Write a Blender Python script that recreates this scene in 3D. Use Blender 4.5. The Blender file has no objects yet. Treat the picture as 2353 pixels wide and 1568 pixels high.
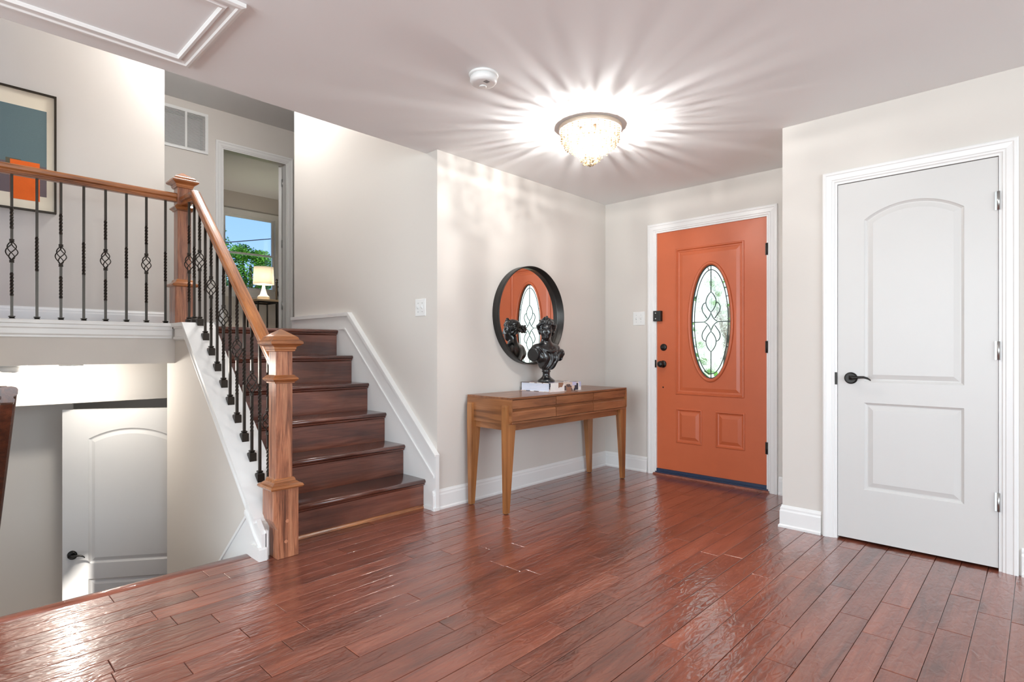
import bpy, bmesh, math, random
import numpy as np
from math import sin, cos, pi, radians, sqrt, atan2
from mathutils import Vector, Matrix
random.seed(7)
SC = bpy.context.scene
COL = SC.collection

# ------------------------------------------------------------------ camera
cam_d = bpy.data.cameras.new('camera'); cam = bpy.data.objects.new('camera', cam_d); COL.objects.link(cam)
cam.location = (0, 0, 1.08); cam.rotation_euler = (pi/2, 0, radians(43.56))
cam_d.sensor_width = 36; cam_d.lens = 36*1280.5/2353; cam_d.shift_y = 19.7/2353
cam_d.clip_start = .05; cam_d.clip_end = 300
SC.camera = cam
# ------------------------------------------------------------------ world, sun, area lights, exposure
W = bpy.data.worlds.new('sky'); SC.world = W; W.use_nodes = True
wn = W.node_tree.nodes; wl = W.node_tree.links
bg = wn['Background']; tc = wn.new('ShaderNodeTexCoord'); sx = wn.new('ShaderNodeSeparateXYZ'); rp = wn.new('ShaderNodeValToRGB')
rp.color_ramp.elements[0].position = .0; rp.color_ramp.elements[0].color = (.85, .92, 1, 1); mid = rp.color_ramp.elements.new(.1); mid.color = (.34, .56, 1.0, 1)
rp.color_ramp.elements[2].position = .45; rp.color_ramp.elements[2].color = (.12, .32, .85, 1)
wl.new(tc.outputs['Generated'], sx.inputs[0]); wl.new(sx.outputs['Z'], rp.inputs[0]); wl.new(rp.outputs[0], bg.inputs['Color'])
bg.inputs['Strength'].default_value = .75

def lamp(name, typ, loc, power, color=(1, 1, 1), rot=(0, 0, 0), size=1, sy=None, radius=None):
    d = bpy.data.lights.new(name, typ); d.energy = power; d.color = color
    if typ == 'AREA':
        d.shape = 'RECTANGLE'; d.size = size; d.size_y = sy or size
    if radius is not None: d.shadow_soft_size = radius
    o = bpy.data.objects.new(name, d); COL.objects.link(o); o.location = loc; o.rotation_euler = rot
    return o
sun = lamp('sun_offscreen', 'SUN', (0, 0, 30), 5.0, (1, .96, .9), (radians(38), 0, radians(40))); sun.data.angle = radians(2)
# daylight in the window openings of the room behind the camera
lamp('window_rear_offscreen', 'AREA', (-.9, -3.45, 1.45), 105, (.84, .95, 1), (radians(90), 0, 0), 3.6, 1.9)
lamp('window_east_offscreen', 'AREA', (3.55, .3, 1.45), 80, (.84, .95, 1), (radians(90), 0, radians(90)), 3.6, 1.9)
SC.view_settings.view_transform = 'Standard'; SC.view_settings.look = 'None'
SC.view_settings.gamma = 1; SC.view_settings.use_curve_mapping = False
SC.view_settings.exposure = .96
SC.cycles.use_denoising = True
SC.cycles.caustics_refractive = False; SC.cycles.caustics_reflective = False
SC.cycles.max_bounces = 7; SC.cycles.diffuse_bounces = 4; SC.cycles.transparent_max_bounces = 12
SC.cycles.sample_clamp_indirect = 6

# ------------------------------------------------------------------ mesh helpers
class MB:
    def __init__(s): s.v = []; s.f = []; s.sm = []
    def add(s, vs, fs, smooth=False, T=None):
        o = len(s.v)
        s.v += [tuple(T(*p)) if T else tuple(p) for p in vs]
        s.f += [tuple(o+i for i in q) for q in fs]; s.sm += [smooth]*len(fs); return s
    def box(s, x0, x1, y0, y1, z0, z1, T=None):
        x0, x1 = min(x0, x1), max(x0, x1); y0, y1 = min(y0, y1), max(y0, y1); z0, z1 = min(z0, z1), max(z0, z1)
        return s.add([(x0,y0,z0),(x1,y0,z0),(x1,y1,z0),(x0,y1,z0),(x0,y0,z1),(x1,y0,z1),(x1,y1,z1),(x0,y1,z1)],
                     [(3,2,1,0),(4,5,6,7),(0,1,5,4),(1,2,6,5),(2,3,7,6),(3,0,4,7)], T=T)
    def prism(s, poly, axis, a, b, smooth=False, T=None):
        """poly: 2D points in the other two axes (X,Y,Z order), extruded along axis from a to b"""
        n = len(poly)
        def P(p, t):
            return {'X': (t, p[0], p[1]), 'Y': (p[0], t, p[1]), 'Z': (p[0], p[1], t)}[axis]
        vs = [P(p, a) for p in poly]+[P(p, b) for p in poly]
        s.add(vs, [tuple(range(n)), tuple(range(2*n-1, n-1, -1))], False, T)
        o = len(s.v)-2*n
        s.f += [(o+i, o+n+i, o+n+(i+1) % n, o+(i+1) % n) for i in range(n)]; s.sm += [smooth]*n
        return s
    def loft(s, rings, smooth=True, closed=True, caps=True, T=None):
        n = len(rings[0]); vs = [p for r in rings for p in r]; fs = []
        for k in range(len(rings)-1):
            for i in range(n if closed else n-1):
                j = (i+1) % n
                fs.append((k*n+i, k*n+j, (k+1)*n+j, (k+1)*n+i))
        s.add(vs, fs, smooth, T)
        if caps and closed:
            o = len(s.v)-len(vs)
            s.f += [tuple(o+i for i in range(n-1, -1, -1)), tuple(o+(len(rings)-1)*n+i for i in range(n))]; s.sm += [False, False]
        return s
    def lathe(s, prof, c=(0, 0, 0), n=24, smooth=True, axis='Z', T=None):
        rings = []
        for r, h in prof:
            r = max(r, 1e-5)
            ring = []
            for i in range(n):
                a = 2*pi*i/n
                p = {'Z': (r*cos(a), r*sin(a), h), 'Y': (r*cos(a), h, r*sin(a)), 'X': (h, r*cos(a), r*sin(a))}[axis]
                ring.append((c[0]+p[0], c[1]+p[1], c[2]+p[2]))
            rings.append(ring)
        return s.loft(rings, smooth, T=T)
    def tube(s, path, r, n=8, smooth=True, T=None, closed=False):
        path = [Vector(p) for p in path]; rings = []; m = len(path); up = Vector((0, 0, 1)); u0 = None
        for k, p in enumerate(path):
            t = (path[(k+1) % m]-path[k-1]) if closed else (path[min(k+1, m-1)]-path[max(k-1, 0)])
            t.normalize()
            u = (u0 - t*u0.dot(t)) if u0 is not None else t.cross(up)
            if u.length < 1e-4: u = t.cross(Vector((1, 0, 0)))
            u.normalize(); u0 = u; w = t.cross(u); rr = r[k] if isinstance(r, (list, tuple)) else r
            rings.append([tuple(p+u*rr*cos(2*pi*i/n)+w*rr*sin(2*pi*i/n)) for i in range(n)])
        if closed: rings.append(rings[0])
        return s.loft(rings, smooth, caps=not closed, T=T)
    def sphere(s, c, r, n=12, m=8, T=None):
        rr = r if isinstance(r, tuple) else (r, r, r)
        return s.loft([[(c[0]+rr[0]*sin(pi*k/m+1e-3)*cos(2*pi*i/n), c[1]+rr[1]*sin(pi*k/m+1e-3)*sin(2*pi*i/n), c[2]-rr[2]*cos(pi*k/m)) for i in range(n)] for k in range(m+1)], True, T=T)

def link(me, name, mat, parent=None, loc=(0, 0, 0)):
    o = bpy.data.objects.new(name, me); COL.objects.link(o)
    if mat is not None:
        if len(me.materials) == 0: me.materials.append(mat)
    if parent is not None: o.parent = parent
    o.location = loc
    return o

def build(mb, name, mat, parent=None, bevel=0, seg=2, world=True, origin=None, weld=False):
    """one mesh object. world coordinates unless world=False (then local to parent)"""
    vs = np.array(mb.v, float).reshape(-1, 3); loc = (0, 0, 0)
    if parent is None:
        c = np.array(origin) if origin is not None else np.array([(vs[:, 0].min()+vs[:, 0].max())/2, (vs[:, 1].min()+vs[:, 1].max())/2, vs[:, 2].min()])
        vs = vs-c; loc = tuple(c)
    elif world:
        p = parent; c = np.zeros(3)
        while p is not None: c = c+np.array(p.location); p = p.parent
        vs = vs-c
    me = bpy.data.meshes.new(name); me.from_pydata([tuple(v) for v in vs], [], mb.f)
    me.polygons.foreach_set('use_smooth', mb.sm); me.update()
    bm = bmesh.new(); bm.from_mesh(me)
    if weld: bmesh.ops.remove_doubles(bm, verts=bm.verts, dist=1e-5)
    bmesh.ops.recalc_face_normals(bm, faces=bm.faces)
    if bevel:
        es = [e for e in bm.edges if len(e.link_faces) == 2 and e.calc_face_angle(0) > .5]
        bmesh.ops.bevel(bm, geom=es, offset=bevel, segments=seg, affect='EDGES', profile=.5, clamp_overlap=True)
    bm.to_mesh(me); bm.free()
    return link(me, name, mat, parent, loc)

def tag(o, label=None, cat=None, group=None, kind=None):
    if label: o['label'] = label
    if cat: o['category'] = cat
    if group: o['group'] = group
    if kind: o['kind'] = kind
    return o
def thing(name, loc, label, cat, group=None, rz=0, kind=None):
    o = bpy.data.objects.new(name, None); COL.objects.link(o); o.location = loc; o.rotation_euler = (0, 0, rz); o.empty_display_size = .1
    return tag(o, label, cat, group, kind)
def struct(mb, name, mat, label, cat, **k):
    return tag(build(mb, name, mat, **k), label, cat, kind='structure')
def copy_tree(o, parent=None):
    c = o.copy(); COL.objects.link(c); c.parent = parent
    for ch in list(o.children): copy_tree(ch, c)
    return c
def offset(loop, d):
    """inset a CCW loop by d (mitred)"""
    n = len(loop); out = []
    for i in range(n):
        a = Vector(loop[i-1]); b = Vector(loop[i]); c = Vector(loop[(i+1) % n])
        e1 = (b-a).normalized(); e2 = (c-b).normalized()
        n1 = Vector((-e1.y, e1.x)); n2 = Vector((-e2.y, e2.x)); m = n1+n2
        m = m/max(m.length_squared, 1e-6)*2
        out.append(tuple(b+m*d))
    return out
def plate_with_holes(mb, outer, holes, depth, T):
    bm = bmesh.new()
    for loop in [outer]+holes:
        vs = [bm.verts.new((p[0], p[1], 0)) for p in loop]
        for i in range(len(vs)): bm.edges.new((vs[i], vs[(i+1) % len(vs)]))
    bmesh.ops.triangle_fill(bm, use_beauty=True, use_dissolve=False, edges=bm.edges[:], normal=(0, 0, 1))
    bm.verts.index_update()
    mb.add([(v.co.x, v.co.y, depth) for v in bm.verts], [tuple(v.index for v in f.verts) for f in bm.faces], T=T)
    bm.free()
def rings_in(mb, loop, prof, T, cap=True, smooth=False):
    """loft a loop inwards along prof [(inset, depth)...]"""
    rings = [[(p[0], p[1], d) for p in (offset(loop, i) if i else loop)] for i, d in prof]
    n = len(loop)
    mb.loft(rings, smooth, caps=False, T=T)
    if cap:
        o = len(mb.v); mb.v += [T(*p) for p in rings[-1]]; mb.f.append(tuple(range(o, o+n))); mb.sm.append(False)
def rect(x0, x1, y0, y1): return [(x0, y0), (x1, y0), (x1, y1), (x0, y1)]

# ------------------------------------------------------------------ materials
MATS = {}
def new_mat(name):
    m = bpy.data.materials.new(name); m.use_nodes = True; MATS[name] = m
    nt = m.node_tree; return m, nt.nodes, nt.links, nt.nodes['Principled BSDF']
def srgb(r, g, b):
    f = lambda c: ((c/255+.055)/1.055)**2.4 if c > 10 else c/255/12.92
    return (f(r), f(g), f(b), 1)
def plain(name, col, rough=.5, metal=0, coat=0, noise=0, nscale=30, bump=0, spec=None, sheen=0):
    m, N, L, p = new_mat(name)
    p.inputs['Base Color'].default_value = col; p.inputs['Roughness'].default_value = rough; p.inputs['Metallic'].default_value = metal
    p.inputs['Coat Weight'].default_value = coat; p.inputs['Coat Roughness'].default_value = .1
    if spec is not None: p.inputs['Specular IOR Level'].default_value = spec
    if noise or bump:
        t = N.new('ShaderNodeTexCoord'); nz = N.new('ShaderNodeTexNoise'); nz.inputs['Scale'].default_value = nscale; nz.inputs['Detail'].default_value = 4
        L.new(t.outputs['Object'], nz.inputs['Vector'])
        if noise:
            mx = N.new('ShaderNodeMix'); mx.data_type = 'RGBA'
            mx.inputs['A'].default_value = tuple(c*(1-noise) for c in col[:3])+(1,); mx.inputs['B'].default_value = tuple(min(1, c*(1+noise)) for c in col[:3])+(1,)
            L.new(nz.outputs[0], mx.inputs['Factor']); L.new(mx.outputs['Result'], p.inputs['Base Color'])
        if bump:
            b = N.new('ShaderNodeBump'); b.inputs['Strength'].default_value = bump; b.inputs['Distance'].default_value = .002
            L.new(nz.outputs[0], b.inputs['Height']); L.new(b.outputs[0], p.inputs['Normal'])
    return m
def wood(name, light, mid, dark, along='Y', rough=.3, coat=0.0, across=14, vary=.25, pores=.35, scrape=0, knots=0, cr=.1):
    """stained wood: growth streaks along one object axis, fine pores, per-object offset"""
    m, N, L, p = new_mat(name)
    t = N.new('ShaderNodeTexCoord'); oi = N.new('ShaderNodeObjectInfo')
    mul = N.new('ShaderNodeVectorMath'); mul.operation = 'SCALE'; mul.inputs[0].default_value = (31, 17, 43); L.new(oi.outputs['Random'], mul.inputs['Scale'])
    ad = N.new('ShaderNodeVectorMath'); ad.operation = 'ADD'; L.new(t.outputs['Object'], ad.inputs[0]); L.new(mul.outputs[0], ad.inputs[1])
    def mapped(a, l):
        mp = N.new('ShaderNodeMapping'); mp.inputs['Scale'].default_value = tuple(l if ax == along else a for ax in 'XYZ'); L.new(ad.outputs[0], mp.inputs['Vector']); return mp
    def noise(mp, detail=5, rough_=.6, dist=0):
        n = N.new('ShaderNodeTexNoise'); n.inputs['Scale'].default_value = 1; n.inputs['Detail'].default_value = detail; n.inputs['Roughness'].default_value = rough_; n.inputs['Distortion'].default_value = dist
        L.new(mp.outputs[0], n.inputs['Vector']); return n
    g1 = noise(mapped(across, across*.09), 6, .62, .9); g2 = noise(mapped(across*9, across*.35), 3, .6); g3 = noise(mapped(3.2, 1.6), 2)
    r = N.new('ShaderNodeValToRGB'); e = r.color_ramp.elements
    e[0].position = .32; e[0].color = dark; e[1].position = .68; e[1].color = light; k = e.new(.5); k.color = mid
    L.new(g1.outputs[0], r.inputs[0])
    pr = N.new('ShaderNodeValToRGB'); pr.color_ramp.elements[0].position = .3; pr.color_ramp.elements[0].color = (1-pores,)*3+(1,); pr.color_ramp.elements[1].position = .55; pr.color_ramp.elements[1].color = (1, 1, 1, 1)
    L.new(g2.outputs[0], pr.inputs[0])
    m1 = N.new('ShaderNodeMix'); m1.data_type = 'RGBA'; m1.blend_type = 'MULTIPLY'; m1.inputs['Factor'].default_value = 1
    L.new(r.outputs[0], m1.inputs['A']); L.new(pr.outputs[0], m1.inputs['B'])
    hs = N.new('ShaderNodeHueSaturation'); L.new(m1.outputs['Result'], hs.inputs['Color'])
    mr = N.new('ShaderNodeMapRange'); mr.inputs['To Min'].default_value = 1-vary; mr.inputs['To Max'].default_value = 1+vary; L.new(oi.outputs['Random'], mr.inputs['Value'])
    mm = N.new('ShaderNodeMapRange'); mm.inputs['From Min'].default_value = .3; mm.inputs['From Max'].default_value = .7; mm.inputs['To Min'].default_value = .8; mm.inputs['To Max'].default_value = 1.2; L.new(g3.outputs[0], mm.inputs['Value'])
    mv = N.new('ShaderNodeMath'); mv.operation = 'MULTIPLY'; L.new(mr.outputs[0], mv.inputs[0]); L.new(mm.outputs[0], mv.inputs[1]); L.new(mv.outputs[0], hs.inputs['Value'])
    colour = hs.outputs[0]
    if knots:
        vo = N.new('ShaderNodeTexVoronoi'); vo.inputs['Scale'].default_value = 1; L.new(mapped(4.5, 1.9).outputs[0], vo.inputs['Vector'])
        kr = N.new('ShaderNodeValToRGB'); kr.color_ramp.elements[0].position = .03; kr.color_ramp.elements[0].color = (.22, .2, .2, 1); kr.color_ramp.elements[1].position = .17; kr.color_ramp.elements[1].color = (1, 1, 1, 1)
        L.new(vo.outputs['Distance'], kr.inputs[0])
        m2 = N.new('ShaderNodeMix'); m2.data_type = 'RGBA'; m2.blend_type = 'MULTIPLY'; m2.inputs['Factor'].default_value = knots
        L.new(colour, m2.inputs['A']); L.new(kr.outputs[0], m2.inputs['B']); colour = m2.outputs['Result']
    L.new(colour, p.inputs['Base Color'])
    p.inputs['Roughness'].default_value = rough; p.inputs['Coat Weight'].default_value = coat; p.inputs['Coat Roughness'].default_value = cr
    b = N.new('ShaderNodeBump'); b.inputs['Strength'].default_value = .25; b.inputs['Distance'].default_value = .0012; L.new(g2.outputs[0], b.inputs['Height'])
    nb = b
    if scrape:
        s1 = noise(mapped(42, 15), 2, .5, .8)
        b2 = N.new('ShaderNodeBump'); b2.inputs['Strength'].default_value = scrape; b2.inputs['Distance'].default_value = .004
        L.new(s1.outputs[0], b2.inputs['Height']); L.new(b.outputs[0], b2.inputs['Normal']); nb = b2
        L.new(b2.outputs[0], p.inputs['Coat Normal'])
    L.new(nb.outputs[0], p.inputs['Normal'])
    return m
def emit(name, col, strength):
    m, N, L, p = new_mat(name); p.inputs['Base Color'].default_value = col
    p.inputs['Emission Color'].default_value = col; p.inputs['Emission Strength'].default_value = strength; return m
def glassy(name, col, rough=0, ior=1.45, bump=0, bscale=20):
    m, N, L, p = new_mat(name); p.inputs['Base Color'].default_value = col; p.inputs['Transmission Weight'].default_value = 1
    p.inputs['Roughness'].default_value = rough; p.inputs['IOR'].default_value = ior
    if bump:
        t = N.new('ShaderNodeTexCoord'); nz = N.new('ShaderNodeTexNoise'); nz.inputs['Scale'].default_value = bscale; nz.inputs['Detail'].default_value = 2; nz.inputs['Distortion'].default_value = 1.2
        L.new(t.outputs['Object'], nz.inputs['Vector']); b = N.new('ShaderNodeBump'); b.inputs['Strength'].default_value = bump; b.inputs['Distance'].default_value = .01
        L.new(nz.outputs[0], b.inputs['Height']); L.new(b.outputs[0], p.inputs['Normal'])
    return m
def clear_pane(name):
    m, N, L, p = new_mat(name); N.remove(p); out = [n for n in N if n.type == 'OUTPUT_MATERIAL'][0]
    t = N.new('ShaderNodeBsdfTransparent'); g = N.new('ShaderNodeBsdfGlossy'); g.inputs['Roughness'].default_value = .02
    f = N.new('ShaderNodeFresnel'); f.inputs['IOR'].default_value = 1.3; mx = N.new('ShaderNodeMixShader')
    L.new(f.outputs[0], mx.inputs[0]); L.new(t.outputs[0], mx.inputs[1]); L.new(g.outputs[0], mx.inputs[2]); L.new(mx.outputs[0], out.inputs[0]); return m
def translucent(name, col, gloss=.1, amount=.6):
    m, N, L, p = new_mat(name); out = [n for n in N if n.type == 'OUTPUT_MATERIAL'][0]
    p.inputs['Base Color'].default_value = col; p.inputs['Roughness'].default_value = gloss
    t = N.new('ShaderNodeBsdfTranslucent'); t.inputs['Color'].default_value = col; mx = N.new('ShaderNodeMixShader'); mx.inputs[0].default_value = amount
    L.new(p.outputs[0], mx.inputs[1]); L.new(t.outputs[0], mx.inputs[2]); L.new(mx.outputs[0], out.inputs[0]); return m

WALL = plain('wall_paint', srgb(212, 206, 199), .75, bump=.05, nscale=220)
CEIL = plain('ceiling_paint', srgb(238, 239, 239), .85)
TRIM = plain('trim_white', srgb(232, 231, 229), .32)
DOORW = plain('door_white', srgb(207, 205, 202), .38)
ORANGE = plain('orange_paint', srgb(196, 100, 62), .38, noise=.05, nscale=9, bump=.06)
FLOOR = wood('floor_cherry', srgb(148, 86, 66), srgb(132, 71, 53), srgb(108, 58, 45), 'Y', .28, .8, 14, .15, .2, .68, .6, cr=.09)
TREAD = wood('stair_stain', srgb(124, 74, 57), srgb(100, 56, 43), srgb(76, 41, 33), 'Y', .26, .7, 10, .08, .3, cr=.12)
OAKZ = wood('oak_post', srgb(188, 132, 98), srgb(163, 104, 75), srgb(96, 56, 40), 'Z', .3, .4, 34, .05, .4, cr=.12)
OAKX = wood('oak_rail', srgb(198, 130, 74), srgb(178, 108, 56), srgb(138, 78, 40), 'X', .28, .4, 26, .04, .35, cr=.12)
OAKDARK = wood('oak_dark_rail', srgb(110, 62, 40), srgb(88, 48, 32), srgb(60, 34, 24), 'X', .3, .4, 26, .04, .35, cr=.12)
OAKY = wood('oak_rail_level', srgb(188, 122, 72), srgb(166, 102, 57), srgb(120, 68, 38), 'Y', .28, .4, 26, .04, .35, cr=.12)
WALNUT = wood('walnut', srgb(158, 106, 72), srgb(140, 90, 58), srgb(108, 66, 42), 'Y', .34, .25, 15, .1, .2)
WALNUTX = wood('walnut_side', srgb(166, 112, 72), srgb(148, 96, 58), srgb(112, 70, 42), 'X', .34, .25, 15, .05, .2)
WALNUTZ = wood('walnut_leg', srgb(176, 120, 72), srgb(156, 102, 58), srgb(124, 78, 44), 'Z', .34, .25, 15, .05, .2)
IRON = plain('black_iron', srgb(62, 57, 52), .34, .8, noise=.2, nscale=120)
BLACK = plain('oil_rubbed_bronze', srgb(44, 42, 40), .36, .75, noise=.25, nscale=200)
NICKEL = plain('satin_nickel', srgb(178, 178, 176), .32, 1)
FRAMEB = plain('mirror_frame_black', srgb(50, 48, 46), .33, .6)
MIRROR = plain('mirror_silver', (.93, .94, .93, 1), 0, 1)
BUST = plain('bust_black_resin', srgb(17, 18, 20), .28, .1, .6, bump=.05, nscale=60)
PLASTIC = plain('white_plastic', srgb(228, 228, 226), .4)
SILL = plain('blue_weatherstrip', srgb(44, 58, 84), .4, .2)
LEAD = plain('lead_came', srgb(52, 66, 68), .4, .5)
DARK = plain('black_rubber', srgb(20, 18, 18), .8)  # black rubber of the table foot pads
CREAM = plain('mat_cream', srgb(240, 228, 204), .8)
PEG = plain('wood_peg', srgb(190, 128, 96), .5)

# ------------------------------------------------------------------ main dimensions
XA, YB, YC, H = -2.955, 4.375, 3.6, 2.43          # console wall, front-door wall, closet wall, foyer ceiling
YS, XE, XP, XV, H2 = 2.375, -3.07, -5.09, -6.5, 3.69   # stair wall, ceiling edge, landing wall, hall wall, upper ceiling
LZ, LOW = 1.245, -1.40                              # landing floor, lower floor
XCORN = -1.147                                      # closet corner
NOS = [(-3.042-.234*k, .195+.2095*k) for k in range(6)]   # stair nosings (x, z)
YK0, YK1 = 1.2, 1.36                                # knee wall under the stair
XFL = -3.05                                         # floor edge above the lower stair
XFAS = -4.395                                       # landing fascia
CUT = .14

# ------------------------------------------------------------------ floor: slab + planks
slab = MB(); slab.box(XFL+.03, 3.5, -3.4, YC+.6, -.28, -.013); slab.box(XA-.1, XCORN+.05, YC+.55, YB+.35, -.28, -.013); slab.box(XFL-.06, XFL+.04, YK0, YS, -.28, -.013)
floor = struct(slab, 'floor', FLOOR, 'reddish brown hand-scraped hardwood floor of the entry hall', 'floor', origin=(0, 0, 0))
def plank_mesh(mb, x0, x1, y0, y1):
    g = .0009; b = .0018; zt = random.uniform(-.0006, .0004); x0 += g; x1 -= g; y0 += g; y1 -= g
    mb.loft([[(x0,y0,-.012),(x1,y0,-.012),(x1,y1,-.012),(x0,y1,-.012)], [(x0,y0,zt-b*.7),(x1,y0,zt-b*.7),(x1,y1,zt-b*.7),(x0,y1,zt-b*.7)],
             [(x0+b,y0+b,zt),(x1-b,y0+b,zt),(x1-b,y1-b,zt),(x0+b,y1-b,zt)]], False)
PWD = .103; rest = MB(); nplank = 0
x = -2.973
row = 0
while x < 3.4:
    ymax = YB+.05 if x < XCORN-.02 else YC+.12
    y = -3.3+random.uniform(0, .6)
    segs = [-3.3]
    while y < ymax-.15: segs.append(y); y += random.choice([.38, .55, .7, .85, 1.0, 1.2])*random.uniform(.9, 1.1)
    segs.append(ymax)
    for a, b in zip(segs[:-1], segs[1:]):
        if b > .02 and x < .1 and (b > .05+max(0, (x+2.5))*.9) :
            mb = MB(); plank_mesh(mb, x, x+PWD, a, b); build(mb, 'plank', FLOOR, floor); nplank += 1
        else: plank_mesh(rest, x, x+PWD, a, b)
    x += PWD; row += 1
for a, b in ((YK1, 1.9), (1.9, YS)):
    mb = MB(); plank_mesh(mb, -3.08, -2.973, a, b); build(mb, 'plank', FLOOR, floor)
tag(build(rest, 'plank_field', FLOOR, floor), kind='stuff')
nb = MB()
prof = [(XFL+.077, -.012), (XFL+.077, .0), (XFL+.02, .004), (XFL+.004, .001), (XFL-.004, -.008), (XFL-.003, -.02), (XFL+.01, -.026), (XFL+.03, -.026), (XFL+.03, -.012)]
nb.prism(prof, 'Y', CUT, 1.185, smooth=True); build(nb, 'nosing_board', FLOOR, floor)

# ------------------------------------------------------------------ room shell
def wall(name, boxes, label, mat=WALL):
    mb = MB()
    for b in boxes: mb.box(*b)
    return struct(mb, name, mat, label, 'wall')
wall('wall_console', [(XA-.1, XA, YS+.006, YB, -.02, H)], 'pale greige wall behind the console table and round mirror')
D1 = (-2.439, -1.494, 2.10)      # front door opening (x0, x1, top)
wall('wall_front', [(XA-.1, D1[0], YB, YB+.12, -.02, H), (D1[1], XCORN+.1, YB, YB+.12, -.02, H), (D1[0], D1[1], YB, YB+.12, D1[2], H)], 'pale greige wall around the orange front door')
D2 = (-.862, -.140, 2.037)       # closet door opening
wall('wall_closet', [(XCORN, D2[0], YC, YC+.12, -.02, H), (D2[1], 3.5, YC, YC+.12, -.02, H), (D2[0], D2[1], YC, YC+.12, D2[2], H), (XCORN, XCORN+.1, YC+.12, YB, -.02, H)], 'pale greige wall around the white closet door')
wall('wall_closet_inside', [(D2[0]-.12, D2[1]+.12, YC+.6, YC+.62, -.02, H), (D2[0]-.12, D2[0]-.1, YC+.12, YC+.6, -.02, H), (D2[1]+.1, D2[1]+.12, YC+.12, YC+.6, -.02, H)], 'plain wall inside the closet')
wall('wall_stair', [(-5.07, XA-.12, YS, YS+.12, LOW, H2), (XA-.12, XA, YS, YS+.006, -.02, H)], 'greige wall rising beside the staircase')
wall('wall_header', [(XE, XE+.1, CUT-.1, YS, H+.02, H2)], 'wall above the edge of the entry ceiling')
wall('wall_landing', [(XP-.12, XP, -1.2, 1.316, LZ, H2)], 'greige wall of the upper landing with the framed print')
wall('wall_lower_side', [(-6.5, XFAS, -1.32, -1.2, LOW-.1, H2), (-6.6, -6.5, -1.32, 2.475, LOW-.1, LZ-.01), (-6.5, -5.9, -1.2, 2.475, .69, .75)], 'side wall enclosing the lower level')
wall('wall_lower_front', [(-3.0, -2.9, CUT, YK0, LOW, -.03)], 'wall below the entry floor edge')
wall('wall_stairwell', [(XFL-.02, XFAS-.05, CUT-.1, CUT, LOW, H2), (XFAS-.05, XP, -1.2, -1.1, LOW, H2)], 'side wall of the stairwell')
DV = (2.235, 2.955, 3.29)         # bedroom doorway (y0, y1, top)
wall('wall_hall', [(XV-.1, XV, -1.2, 1.58, LZ, H2), (XV-.1, XV, 2.07, DV[0], LZ, H2), (XV-.1, XV, 1.58, 2.07, LZ, 3.192), (XV-.1, XV, 1.58, 2.07, 3.584, H2), (XV-.1, XV, DV[1], 5.3, LZ, H2), (XV-.1, XV, DV[0], DV[1], DV[2], H2)], 'greige upstairs hall wall with the air vent and bedroom doorway')
wall('wall_hall_end', [(XV, -5.07, 5.2, 5.3, LZ, H2), (-5.17, -5.07, YS+.12, 5.3, LZ, H2), (XV, XP, -1.2, -1.1, LZ, H2)], 'end wall of the upstairs hall')
WX = -9.645; WN = (3.384, 4.14, 2.12, 3.285)   # bedroom window glass y0,y1,z0,z1
g = .07
wall('wall_bedroom', [(WX-.15, WX, 1.2, WN[0]-g, LZ, H2), (WX-.15, WX, WN[1]+g, 5.5, LZ, H2), (WX-.15, WX, WN[0]-g, WN[1]+g, LZ, WN[2]-g), (WX-.15, WX, WN[0]-g, WN[1]+g, WN[3]+g, H2), (WX, XV-.1, 1.2, 1.3, LZ, H2), (WX, XV-.1, 5.4, 5.5, LZ, H2)], 'light greige bedroom wall around the window')
# rear part of the room, behind the camera, with its windows
wall('wall_rear', [(-3.05, -2.7, -3.5, -3.4, -.02, H), (.9, 3.5, -3.5, -3.4, -.02, H), (-2.7, .9, -3.5, -3.4, -.02, .5), (-2.7, .9, -3.5, -3.4, 2.4, H)], 'rear wall of the room with a wide window')
wall('wall_east', [(3.5, 3.6, -3.5, -1.5, -.02, H), (3.5, 3.6, 2.1, YC+.12, -.02, H), (3.5, 3.6, -1.5, 2.1, -.02, .5), (3.5, 3.6, -1.5, 2.1, 2.4, H)], 'side wall of the room with a wide window')
wall('wall_west', [(-3.15, XFL, -3.5, CUT-.1, -.02, H)], 'side wall of the room behind the stairwell')
struct(MB().box(-3.2, 5.6, -5.5, -3.5, H+.02, H+.12).box(3.6, 5.6, -3.5, 4, H+.02, H+.12), 'sun_block_roof', CEIL, 'added unseen roof blocking sun from the windows behind the camera', 'roof')  # added out of view so direct sun stays out of the room
cm = MB(); cm.box(XE, 3.6, -3.5, YS, H, H+.1); cm.box(XA-.115, XCORN+.1, YS, YB+.12, H, H+.1); cm.box(XCORN+.1, 3.6, YS, YC+.62, H, H+.1)
struct(cm, 'ceiling_entry', CEIL, 'flat white ceiling of the entry hall', 'ceiling')
cm = MB(); cm.box(XV-.1, XE+.1, -1.2, 5.5, H2, H2+.1)
struct(cm, 'ceiling_hall', CEIL, 'white ceiling above the stairs and upstairs hall', 'ceiling')
cm = MB(); cm.box(WX-.15, XV-.1, 1.2, 5.5, H2, H2+.1)
struct(cm, 'ceiling_bedroom', CEIL, 'bright white bedroom ceiling', 'ceiling')
fm = MB(); fm.box(-4.24, XV-.1, YK1, 5.3, LZ-.22, LZ-.0); fm.box(XFAS-.0, XV-.1, -1.2, YK1, LZ-.02, LZ+.0)
struct(fm, 'floor_landing', TREAD, 'dark stained wood floor of the upstairs landing', 'floor')
fm = MB(); fm.box(WX-.1, XV-.1, 1.2, 5.5, LZ-.2, LZ)
struct(fm, 'floor_bedroom', plain('bedroom_carpet', srgb(206, 200, 192), .95, noise=.08, nscale=300), 'pale bedroom floor', 'floor')

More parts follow.
